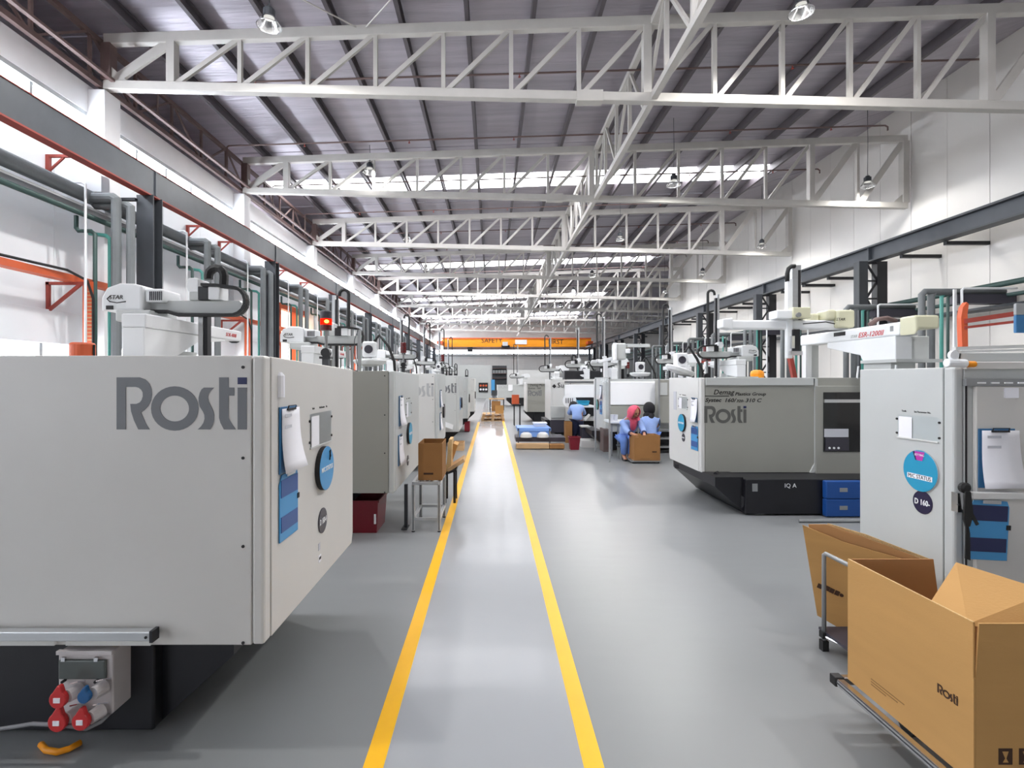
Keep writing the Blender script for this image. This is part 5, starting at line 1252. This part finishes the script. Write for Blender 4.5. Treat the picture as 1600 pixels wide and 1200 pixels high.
# far enclosure
t = thing('white_booth', 'white enclosure at the far end of the hall left of the aisle', 'booth', (-1.8, 42, 0))
MB().box(XP(690, 42), XP(767, 42), 42, 45, 0, 2.72).build('booth_wall', M_machb, t, bevel=.02)
q = MB().box(XP(748, 42), XP(762.5, 42), 41.93, 42, ZP(613, 42), ZP(598, 42)).build('notice_board', M_ink, t)
for a in range(3):
    for b in range(2): MB().lathe([(.09, 0), (.09, -.02)], (XP(751+4.3*a, 41.9), 41.93, ZP(602.5+6*b, 41.9)), (0,1,0), n=10).build('board_disc', M_orange if b == 0 else M_paper, q)
t = thing('shelf_unit', 'dark shelf rack of parts at the far end behind the booth', 'shelf', (XP(780, 50), 50, 0))
MB().box(XP(769, 50), XP(792, 50), 50.5, 50.6, 0, 2.9).build('back_panel', M_dark, t)
for z in (1.65, 2.1, 2.6): MB().box(XP(769, 50), XP(792, 50), 50, 50.5, z, z+.06).build('shelf', M_dkbrown, t)
for i in range(5):
    tag(MB().box(XP(770+4.3*i, 50), XP(773.4+4.3*i, 50), 50.05, 50.4, 2.16, 2.45).build('parts_bin', M_steelpost), '%s grey bin on the middle shelf of the far rack, counted from the left' % ORD[i].replace('nearest', 'first'), 'bin', 'bins on the far rack')
t = thing('white_booth', 'low white partition at the far end right of the rack', 'booth', (XP(810, 46), 46, 0))
MB().box(XP(793, 46), XP(860, 46), 46, 46.3, 0, 2.4).build('booth_wall', M_machw, t)

# overhead travelling crane
Yc = 60
t = thing('overhead_crane', 'orange overhead travelling crane spanning the far end of the hall', 'crane', (3, Yc, 5.1))
xa, xb = XP(686, Yc), 11.6
MB().prism([(xa, 5.72), (xa+.7, 5.35), (xb-.7, 5.35), (xb, 5.72), (xb, 6.3), (xa+.5, 6.3)], (0, Yc+.5, 0), (1,0,0), (0,0,1), .5).build('bridge_girder', M_craneO, t)
MB().box(xa+.6, xb, Yc-.05, Yc+.6, 5.05, 5.33).build('lower_girder', M_dkbrown, t)
MB().box(xa+.6, xb, Yc-.03, Yc, 5.14, 5.33).build('lower_flange', M_orange, t)
MB().box(xa+.3, xb, Yc-.1, Yc+.6, 6.3, 6.42).build('walk_rail', M_orange, t)
text('SAFETY', .75, (XP(752, Yc), Yc-.02, ZP(535.5, Yc)), (1,0,0), (0,0,1), M_ink, t)
text('FIRST', .75, (XP(856.5, Yc), Yc-.02, ZP(537.5, Yc)), (1,0,0), (0,0,1), M_ink, t)
MB().box(XP(805, Yc), XP(823, Yc), Yc-.06, Yc, ZP(538, Yc), ZP(531, Yc)).build('sign_plate', M_white, t)
MB().box(XP(785, Yc), XP(793, Yc), Yc-.9, Yc-.2, ZP(541, Yc), ZP(535, Yc)).build('hoist_body', M_white, t)
MB().box(XP(783.5, Yc), XP(796, Yc), Yc-.8, Yc-.2, ZP(544, Yc), ZP(540, Yc)).build('hoist_carriage', M_black, t)
MB().box(XP(731, Yc), XP(739, Yc), Yc-.8, Yc-.2, ZP(550, Yc), ZP(543, Yc)).build('hook_block', M_black, t)
for x in (xa+.2, xb-.3): MB().box(x-.3, x+.3, Yc-1.2, Yc+1.6, 5.62, 5.95).build('end_carriage', M_orange, t)

# ------------------------------------------------------------------ services along the left wall
t = thing('cooling_pipe', 'thick grey insulated pipe running along the left wall under the crane beam', 'pipe', (-7.2, 0, 4.85))
MB().tube([(-7.2, -3, 4.85), (-7.2, 62, 4.85)], .12, 12).build('pipe_run', M_insul, t, smooth=True)
t = thing('cable_ladder', 'grey cable ladder with dark green pipe along the left wall', 'tray', (-7.15, 0, 4.5))
MB().box(-7.3, -7.02, -3, 62, 4.56, 4.60).build('ladder_rail', M_steelpost, t)
MB().tube([(-7.12, -3, 4.47), (-7.12, 62, 4.47)], .05, 8).build('green_pipe', M_dkgreen, t, smooth=True)
def drop(i, Y):
    g = 'pipe drops along the left wall'
    t = thing('pipe_drop', '%s set of grey, green and teal pipes dropping behind the left machines' % ORD[i], 'pipe', (-6.7, Y, 0), g)
    for k, (dx, dy) in enumerate(((0, 0), (.17, .12))):
        x = -6.68+dx
        MB().tube([(-7.2, Y+dy, 4.85-.03), (-7.12, Y+dy, 4.82-k*.1), (x-.06, Y+dy, 4.82-k*.1), (x, Y+dy, 4.78-k*.1), (x, Y+dy, .6)], .085 if k == 0 else .075, 10).build('insulated_pipe', M_insul, t, smooth=False)
    MB().tube([(-7.31, Y-.1, 4.47), (-7.31, Y-.1, 4.25), (-7.27, Y-.1, 4.2), (-7.05, Y-.1, 4.2), (-6.98, Y-.1, 4.14), (-6.98, Y-.1, .6)], .035, 8).build('green_pipe', M_dkgreen, t, smooth=True)
    MB().tube([(-7.2, Y+.05, 4.2), (-6.9, Y+.05, 4.16), (-6.83, Y+.05, 4.1), (-6.83, Y+.05, .6)], .035, 8).build('teal_pipe', M_teal, t, smooth=True)
    MB().tube([(-7.3, Y-.3, 4.8), (-7.28, Y-.3, 4.98), (-7.05, Y-.3, 4.98), (-6.99, Y-.3, 4.94), (-6.99, Y-.3, .6)], .022, 8).build('white_conduit', M_white, t, smooth=True)
for i in range(12): drop(i, 9.1+2.92*i)
t = thing('cable_tray', 'orange-red cable tray running along the left wall with vertical ladders', 'tray', (-7.3, 0, 3.3))
MB().box(-7.36, -7.17, -3, 60, 3.27, 3.32).build('tray_floor', M_orange, t); MB().box(-7.19, -7.17, -3, 60, 3.32, 3.38).build('tray_side', M_orange, t)
for i in range(9):
    Y = 8.95+5.85*i
    MB().box(-7.16, -6.98, Y, Y+.05, 1.2, 3.3).build('vertical_ladder', M_orange, t)
    if i < 4:
        for k in range(22):
            if i == 0: MB().box(-7.07, -6.99, Y-.01, Y, 1.75+k*.065, 1.77+k*.065).build('rung', M_wood, t)
    MB().tube([(-7.25, Y-2, 3.42), (-7.1, Y-.4, 3.42), (-7.0, Y-.1, 3.3), (-6.95, Y-.03, 3.0), (-6.95, Y-.03, 1.2)], .022, 6).build('black_cable', M_rubber, t, smooth=True)
for i, Y in enumerate((8.85, 14.5, 20.3, 26.2)):
    t = thing('tray_bracket', '%s triangular dark red bracket under the orange tray on the left wall' % ORD[i], 'bracket', (XL, Y, 3.0), 'red wall brackets under the orange tray')
    MB().bar((XL, Y, 3.25), (-7.0, Y, 3.25), .05, .05).build('arm', M_red, t)
    MB().bar((XL+.03, Y, 3.27), (XL+.03, Y, 2.72), .05, .05).build('wall_leg', M_red, t)
    MB().bar((XL+.03, Y, 2.78), (-7.12, Y, 3.23), .045, .045).build('strut', M_red, t)
for i, Y in enumerate((8.85, 12.9, 14.4, 18.2, 20.5, 24.2)):
    t = thing('beam_bracket', '%s small red bracket under the left runway beam' % ORD[i], 'bracket', (XL, Y, 5.4), 'red brackets beside the left runway beam')
    MB().bar((XL, Y, 5.36), (-6.7, Y, 5.16), .05, .05).build('arm', M_red, t) if False else MB().bar((XL, Y, 5.45), (-6.7, Y, 5.45), .045, .045).build('arm', M_red, t)
    MB().bar((XL+.03, Y, 5.47), (XL+.03, Y, 5.02), .06, .06).build('wall_leg', M_red, t)
    MB().bar((XL+.05, Y, 5.2), (XL+.3, Y, 5.43), .03, .03).build('strut', M_red, t)
t = thing('column_box', 'white casing with dark fittings at the first left column under the crane beam', 'box', (-7.4, 9.5, 4.9))
MB().box(-7.36, -7.1, 9.3, 9.5, 5.0, 5.3).build('casing', M_white, t); MB().box(-7.2, -6.7, 9.6, 9.68, 4.95, 5.0).build('dark_arm', M_black, t)

# ------------------------------------------------------------------ services along the right wall
t = thing('cooling_pipe', 'dark green pipe pair running along the right wall below the crane beam', 'pipe', (12.2, 0, 3.85))
MB().tube([(12.2, 2, 3.87), (12.2, 60, 3.87)], .07, 8).build('pipe_run', M_dkgreen, t, smooth=True)
MB().tube([(12.3, 2, 3.6), (12.3, 60, 3.6)], .05, 8).build('lower_pipe', M_dkgreen, t, smooth=True)
MB().box(12.0, 12.5, 2, 60, 3.3, 3.36).build('tray_floor', M_dark, t)
for i in range(8):
    Y = [12.3, 14.93, 18.2, 20.9, 24.0, 26.9, 30.0, 32.9][i]
    t = thing('pipe_drop', '%s set of grey and teal pipes dropping behind the right machines' % ORD[i], 'pipe', (10.7, Y, 0), 'pipe drops along the right wall')
    xs = [10.32, 10.56, 10.83, 11.0]
    for k, (x, r_, mt) in enumerate(zip(xs, (.075, .08, .04, .032), (M_insul, M_insul, M_teal, M_dkgreen))):
        MB().tube([(12.3, Y+.02*k, 3.70-.02*k), (x+.08, Y+.02*k, 3.70-.02*k), (x, Y+.02*k, 3.62-.02*k), (x, Y+.02*k, .5)], r_, 8).build('insulated_pipe' if k < 2 else 'teal_pipe' if k == 2 else 'green_pipe', mt, t, smooth=True)
    MB().tube([(12.4, Y-.2, 3.74), (11.15, Y-.2, 3.74), (11.1, Y-.2, 3.7), (11.1, Y-.2, .5)], .028, 6).build('white_conduit', M_white, t)
    MB().box(11.1, 12.5, Y-.1, Y+.15, 3.4, 3.62).build('duct', M_plateD, t)
t = thing('cable_tray', 'orange and dark red cable trays bending up the right wall beyond the nearest right machine', 'tray', (9.3, 10, 2.6))
Yo = 10.0
MB().prism([(XP(1499, Yo), ZP(545, Yo)), (XP(1508, Yo), ZP(545, Yo)), (XP(1507, Yo), ZP(490, Yo)), (XP(1509, Yo), ZP(475, Yo)), (XP(1506, Yo), ZP(472, Yo)), (XP(1500, Yo), ZP(480, Yo)), (XP(1497, Yo), ZP(496, Yo))], (0.06, Yo+.1, 0), (1,0,0), (0,0,1), .1).build('vertical_tray', M_orange, t)
MB().bar(P(1506, 502, Yo), P(1600, 488, 9.9), .1, .09).build('side_tray', M_red, t)
MB().bar(P(1506, 512, Yo), P(1600, 501, 9.9), .05, .05).build('side_tray', M_red, t)
for i, (px, Y) in enumerate(((1235, 15.0), (1070, 20.0))):
    t = thing('cable_tray', '%s dark red cable tray leaning behind the second right machine robot' % ('slanted' if i == 0 else 'long low'), 'tray', P(px, 560, Y))
    if i == 0: MB().bar(P(1232, 545, Y), Vector((XP(1258, Y), Y, 0)), .12, .12).build('tray_body', M_red, t)
    else:
        MB().bar(P(1068, 556, Y), P(1110, 552, Y), .1, .1).build('tray_body', M_red, t); MB().bar(P(1069, 556, Y), Vector((XP(1069, Y), Y, 0)), .07, .07).build('tray_leg', M_red, t); MB().bar(P(1068, 566, Y), P(1110, 565, Y), .1, .1).build('tray_body', M_red, t)
t = thing('drum_cap', 'orange round vessel top between pipes behind the second right machine', 'cap', P(1183, 583, 12))
MB().lathe([(.14, -.14), (.15, 0), (.13, .06), (.06, .09)], P(1183, 584, 12), n=18).build('vessel_top', M_craneO, t)

# ------------------------------------------------------------------ people
def skinned(name, pts, edges, rad, mat, parent, sub=1, root=0):
    me = bpy.data.meshes.new(name); me.from_pydata([tuple(p) for p in pts], edges, []); me.materials.append(mat)
    o = bpy.data.objects.new(name, me); COL.objects.link(o)
    md = o.modifiers.new('skin', 'SKIN')
    for i, r_ in enumerate(rad):
        v = me.skin_vertices[0].data[i]; v.radius = (r_, r_) if not isinstance(r_, tuple) else r_; v.use_root = (i == root)
    md.use_smooth_shade = True
    sd = o.modifiers.new('sub', 'SUBSURF'); sd.levels = sub; sd.render_levels = sub
    dg = bpy.context.evaluated_depsgraph_get(); m2_ = bpy.data.meshes.new_from_object(o.evaluated_get(dg))
    bpy.data.objects.remove(o)
    for p_ in m2_.polygons: p_.use_smooth = True
    m2_.materials.clear(); m2_.materials.append(mat)
    o = bpy.data.objects.new(name, m2_); COL.objects.link(o)
    if parent is not None: put(o, parent)
    return o
def hand(parent_pts, wrist, tip_dir, palm_n, side, base_n):
    """append palm and five fingers; returns pts, edges, rad additions (indices from base_n), wrist index given"""
    w_ = Vector(wrist); d = Vector(tip_dir).normalized(); n_ = Vector(palm_n).normalized(); sd = d.cross(n_).normalized()*side
    pts = [w_+d*.045, w_+d*.085]; rad = [.028, .03]; ed = [(parent_pts, base_n), (base_n, base_n+1)]
    for k, (off_, ln) in enumerate(((-.032, .062), (-.011, .074), (.011, .07), (.032, .055))):
        b = len(pts)
        pts += [w_+d*.095+sd*off_, w_+d*(.095+ln*.55)+sd*off_*1.1+n_*.008, w_+d*(.095+ln)+sd*off_*1.1+n_*.028]
        rad += [.0105, .0095, .008]; ed += [(base_n+1, base_n+b), (base_n+b, base_n+b+1), (base_n+b+1, base_n+b+2)]
    b = len(pts); pts += [w_+d*.05-sd*.038, w_+d*.085-sd*.06+n_*.01, w_+d*.105-sd*.062+n_*.02]; rad += [.012, .011, .009]
    ed += [(base_n, base_n+b), (base_n+b, base_n+b+1), (base_n+b+1, base_n+b+2)]
    return pts, ed, rad
def person(label, J, scarf, shirt, trousers, face_dir, up_dir=(0,0,1), seated=True, hands=True):
    """J: joints dict in world coords"""
    V = {k: Vector(v) for k, v in J.items()}
    t = thing('person', label, 'person', (V['pelvis'].x, V['pelvis'].y, 0))
    names = ['pelvis', 'spine', 'chest', 'neck', 'headb', 'lsh', 'lel', 'lwr', 'rsh', 'rel', 'rwr', 'lhip', 'lkn', 'lan', 'ltoe', 'rhip', 'rkn', 'ran', 'rtoe']
    pts = [V[n_] for n_ in names]; ix = {n_: i for i, n_ in enumerate(names)}
    rad = [.115, .105, .12, .05, .055, .055, .042, .028, .055, .042, .028, .09, .06, .042, .03, .09, .06, .042, .03]
    ed = [(ix[a], ix[b]) for a, b in (('pelvis','spine'), ('spine','chest'), ('chest','neck'), ('neck','headb'), ('chest','lsh'), ('lsh','lel'), ('lel','lwr'), ('chest','rsh'), ('rsh','rel'), ('rel','rwr'), ('pelvis','lhip'), ('lhip','lkn'), ('lkn','lan'), ('lan','ltoe'), ('pelvis','rhip'), ('rhip','rkn'), ('rkn','ran'), ('ran','rtoe'))]
    for sd, wr, el in ((1, 'lwr', 'lel'), (-1, 'rwr', 'rel')):
        d = (V[wr]-V[el]).normalized()
        p_, e_, r_ = hand(ix[wr], V[wr], d, Vector((0, 0, -1)) if abs(d.z) < .8 else Vector((0, 1, 0)), sd, len(pts))
        pts += p_; ed += e_; rad += r_
    body = skinned('body', pts, ed, rad, M_skin, t, sub=2)
    # head with face
    fd = Vector(face_dir).normalized(); ud = Vector(up_dir); sdv = fd.cross(ud).normalized(); ud = sdv.cross(fd).normalized()
    hc = V['head']
    hm = MB(); hm.ball((0,0,0), .1, 16, (0.82, .98, 1.18)); 
    R = Matrix((( sdv.x, fd.x, ud.x), (sdv.y, fd.y, ud.y), (sdv.z, fd.z, ud.z)))
    def W(v): return hc+R @ Vector(v)
    hm.v = [tuple(W((v[0]*(1-.18*max(0, -v[2]/.118)), v[1], v[2]))) for v in hm.v]
    hm.add([W((-.014, .094, -.018)), W((.014, .094, -.018)), W((0, .122, -.02)), W((0, .096, .03))], [(0,1,2), (0,2,3), (1,3,2), (0,3,1)])
    h = hm.build('head', M_skin, t, smooth=True)
    for s_ in (-1, 1):
        MB().ball(W((s_*.034, .086, .014)), .012, 8).build('eye', M_ink, h, smooth=True)
        MB().tube([W((s_*.018, .094, .036)), W((s_*.05, .084, .036))], .004, 5).build('eyebrow', M_ink, h)
    MB().tube([W((-.022, .088, -.052)), W((0, .095, -.054)), W((.022, .088, -.052))], .005, 5).build('mouth', M_redcrate, h)
    # head scarf: hood with face opening plus a cowl over neck and chest
    sm = MB(); n_ = 18; rows_ = 9
    for i in range(rows_+1):
        ph = math.radians(90-i*16.5)
        for k in range(n_+1):
            th_ = math.radians(-90+48+(264.0)*k/n_) if i > 2 else math.radians(-90+48*min(1, i/3)+(360-96*min(1, i/3))*k/n_)
            # th_ = 270/-90 is the face direction (y+) -> use sin/cos so opening sits at +y
            a = th_+math.pi
            rr = .118*math.cos(ph)*(1.0 if i < 7 else 1.0)
            sm.v.append(tuple(W((rr*.98*math.cos(a), rr*1.08*math.sin(a)-.006, .14*math.sin(ph)-.006))))
    for i in range(rows_):
        for k in range(n_):
            A = i*(n_+1)+k; sm.f.append([A, A+1, A+n_+2, A+n_+1]); sm.m.append(0)
    sc = sm.build('head_scarf', scarf, t, smooth=True)
    md = sc.modifiers.new('thick', 'SOLIDIFY'); md.thickness = .012; md.offset = 0
    ch = V['chest']; nk = V['neck']
    back = (ch-V['spine']).normalized()
    skinned('scarf_drape', [hc-ud*.095, nk+Vector((0,0,0)), (nk*.45+ch*.55)+fd*.06, ch+fd*.10-Vector((0,0,.05)), ch+fd*.10-Vector((0,0,.13)), nk+sdv*.08-Vector((0,0,.02)), nk-sdv*.08-Vector((0,0,.02)), nk-fd*.05-Vector((0,0,.05)), nk*.3+ch*.7-Vector((fd.x, fd.y, 0))*.10],
            [(0,1), (1,2), (2,3), (3,4), (1,5), (1,6), (1,7), (7,8)], [.088, .095, .105, .075, .03, .07, .07, .085, .06], scarf, t, sub=1)
    # tunic: torso and sleeves
    tp = [V['pelvis']+(V['pelvis']-V['spine']).normalized()*.05, V['spine']*.3+V['pelvis']*.7, V['chest'], V['lsh'], V['lel'], V['lel']*.35+V['lwr']*.65, V['rsh'], V['rel'], V['rel']*.35+V['rwr']*.65, V['chest']*.45+V['neck']*.55]
    tr = [.155, .14, .15, .08, .06, .048, .08, .06, .048, .10]
    skinned('tunic', tp, [(0,1), (1,2), (2,3), (3,4), (4,5), (2,6), (6,7), (7,8), (2,9)], tr, shirt, t, sub=1)
    for el, wr in (('lel', 'lwr'), ('rel', 'rwr')):
        a = V[el]*.42+V[wr]*.58; b = V[el]*.25+V[wr]*.75
        MB().tube([a, b], [.054, .052], 12).build('cuff', M_navy, t, smooth=True)
    lp_ = [V['pelvis']+(V['spine']-V['pelvis'])*.45, V['lhip'], V['lkn'], V['lan']+(V['lkn']-V['lan'])*.08, V['rhip'], V['rkn'], V['ran']+(V['rkn']-V['ran'])*.08]
    skinned('trousers', lp_, [(0,1), (1,2), (2,3), (0,4), (4,5), (5,6)], [.135, .115, .085, .068, .115, .085, .068], trousers, t, sub=1)
    for an, toe in (('lan', 'ltoe'), ('ran', 'rtoe')):
        a = V[an]; b = V[toe]; d = (b-a); d.z = 0; d = d.normalized()
        sh = MB(); c0 = Vector((a.x, a.y, .0)); s_ = Vector((-d.y, d.x, 0))
        vs = []
        for f_, hw, hh in ((-.07, .036, .075), (0, .042, .09), (.09, .046, .06), (.17, .03, .035)):
            c = c0+d*f_; vs += [c-s_*hw+Vector((0,0,.003)), c+s_*hw+Vector((0,0,.003)), c+s_*hw*.7+Vector((0,0,hh)), c-s_*hw*.7+Vector((0,0,hh))]
        fs = [(0,1,2,3), (15,14,13,12)]
        for q in range(3):
            A = 4*q; B = A+4; fs += [(A, A+1, B+1, B), (A+1, A+2, B+2, B+1), (A+2, A+3, B+3, B+2), (A+3, A, B, B+3)]
        sh.add(vs, fs).build('shoe', M_black, t, bevel=.01)
    return t
# woman in pink scarf, seated behind the carton, leaning over it
Yp = 10.2
def Q(px, py, y): return tuple(P(px, py, y))
person('person in a pink head scarf and light blue tunic leaning over an open carton', dict(
    pelvis=Q(975, 688, 10.45), spine=Q(978, 672, 10.35), chest=Q(984, 659, 10.2), neck=Q(988, 650, 10.1), headb=Q(990, 646, 10.05), head=Q(991, 644, 10.0),
    lsh=Q(999, 658, 10.15), lel=Q(1005, 672, 10.0), lwr=Q(1007, 679, 9.82),
    rsh=Q(974, 661, 10.15), rel=Q(980, 675, 9.95), rwr=Q(988, 678, 9.80),
    lhip=(XP(981, 10.4), 10.4, .38), lkn=(XP(985, 10.1), 10.02, .42), lan=(XP(984, 10.1), 10.08, .07), ltoe=(XP(984, 10.0), 9.95, .03),
    rhip=(XP(971, 10.4), 10.42, .38), rkn=(XP(973, 10.1), 9.98, .42), ran=(XP(975, 10.1), 10.1, .07), rtoe=(XP(976, 10.0), 9.93, .03)),
    M_scarfP, M_shirt, M_trousB, (.45, -.75, -.5))
t = thing('stool', 'low grey stool under the person in the pink scarf', 'stool', (XP(974, 10.5), 10.5, 0))
MB().lathe([(.15, 0), (.16, .03), (.15, .04)], (XP(975, 10.45), 10.45, .22), n=16).build('seat', M_dark, t)
for a in range(4):
    MB().tube([(XP(975, 10.45)+.09*math.cos(a*1.57+.78), 10.45+.09*math.sin(a*1.57+.78), .22), (XP(975, 10.45)+.14*math.cos(a*1.57+.78), 10.45+.14*math.sin(a*1.57+.78), 0)], .012, 6).build('leg', M_steelpost, t)
# second seated worker, back to the camera
person('person in a black head scarf and light blue tunic seated with the back turned', dict(
    pelvis=Q(1016, 684, 10.75), spine=Q(1016, 670, 10.78), chest=Q(1015, 657, 10.85), neck=Q(1014, 648, 10.9), headb=Q(1014, 643, 10.92), head=Q(1014, 638, 10.93),
    lsh=Q(1006, 655, 10.9), lel=Q(1004, 669, 11.0), lwr=Q(1000, 668, 11.22),
    rsh=Q(1024, 657, 10.9), rel=Q(1027, 671, 11.0), rwr=Q(1022, 668, 11.2),
    lhip=(XP(1010, 10.8), 10.8, .40), lkn=(XP(1007, 11.1), 11.2, .45), lan=(XP(1007, 11.1), 11.15, .07), ltoe=(XP(1007, 11.1), 11.27, .03),
    rhip=(XP(1020, 10.8), 10.8, .40), rkn=(XP(1021, 11.1), 11.2, .45), ran=(XP(1021, 11.1), 11.15, .07), rtoe=(XP(1021, 11.1), 11.27, .03)),
    M_scarfK, M_shirt, M_trousB, (-.25, .93, -.15))
t = thing('stool', 'grey stool under the person in the black scarf', 'stool', (XP(1016, 10.75), 10.75, 0))
MB().lathe([(.15, 0), (.16, .03), (.15, .04)], (XP(1016, 10.75), 10.75, .22), n=16).build('seat', M_dark, t)
for a in range(4):
    MB().tube([(XP(1016, 10.75)+.09*math.cos(a*1.57+.78), 10.75+.09*math.sin(a*1.57+.78), .22), (XP(1016, 10.75)+.14*math.cos(a*1.57+.78), 10.75+.14*math.sin(a*1.57+.78), 0)], .012, 6).build('leg', M_steelpost, t)
# third, bending at the gate
yb_ = 13.0
person('person in a light blue tunic and navy trousers bending at the fourth right machine', dict(
    pelvis=Q(902, 656, yb_), spine=Q(903, 645, yb_+.06), chest=Q(901, 637, yb_+.22), neck=Q(898, 633.5, yb_+.36), headb=Q(897, 634, yb_+.44), head=Q(896, 635, yb_+.52),
    lsh=Q(893, 638, yb_+.25), lel=Q(889, 646, yb_+.35), lwr=Q(893, 645, yb_+.58),
    rsh=Q(909, 638, yb_+.25), rel=Q(913, 647, yb_+.35), rwr=Q(910, 643, yb_+.58),
    lhip=Q(898, 660, yb_), lkn=Q(898, 672, yb_-.02), lan=(XP(897, yb_), yb_, .08), ltoe=(XP(897, yb_), yb_+.12, .03),
    rhip=Q(906, 660, yb_), rkn=Q(907, 672, yb_+.02), ran=(XP(908, yb_), yb_+.05, .08), rtoe=(XP(908, yb_), yb_+.17, .03)),
    M_scarfK, M_shirt, M_trousD, (-.1, .8, -.6), up_dir=(0, .6, .8))
# carton the woman leans over, on a low dolly
t = carton('open brown carton the person in the pink scarf is packing', XP(991, 9.65), XP(1031.5, 9.65), 9.65, 10.0, .06, .535, M_carddk, inner=M_cardin)
MB().box(XP(1019, 9.65), XP(1026, 9.65), 9.645, 9.65, .215, .235).build('print_mark', M_brownink, t)
MB().box(XP(1001, 9.65), XP(1016, 9.65), 9.645, 9.65, .09, .1).build('small_print', M_tanink, t)
t = thing('floor_dolly', 'low grey dolly under the carton by the seated workers', 'dolly', (XP(1010, 9.7), 9.8, 0))
MB().box(XP(986, 9.7), XP(1033, 9.7), 9.66, 10.05, .03, .058).build('dolly_deck', M_steelpost, t)
for px in (989, 1029):
    for y in (9.7, 9.98): MB().lathe([(.018, -.01), (.018, .01)], (XP(px, 9.7), y, .018), (1,0,0), n=10).build('caster_wheel', M_black, t)
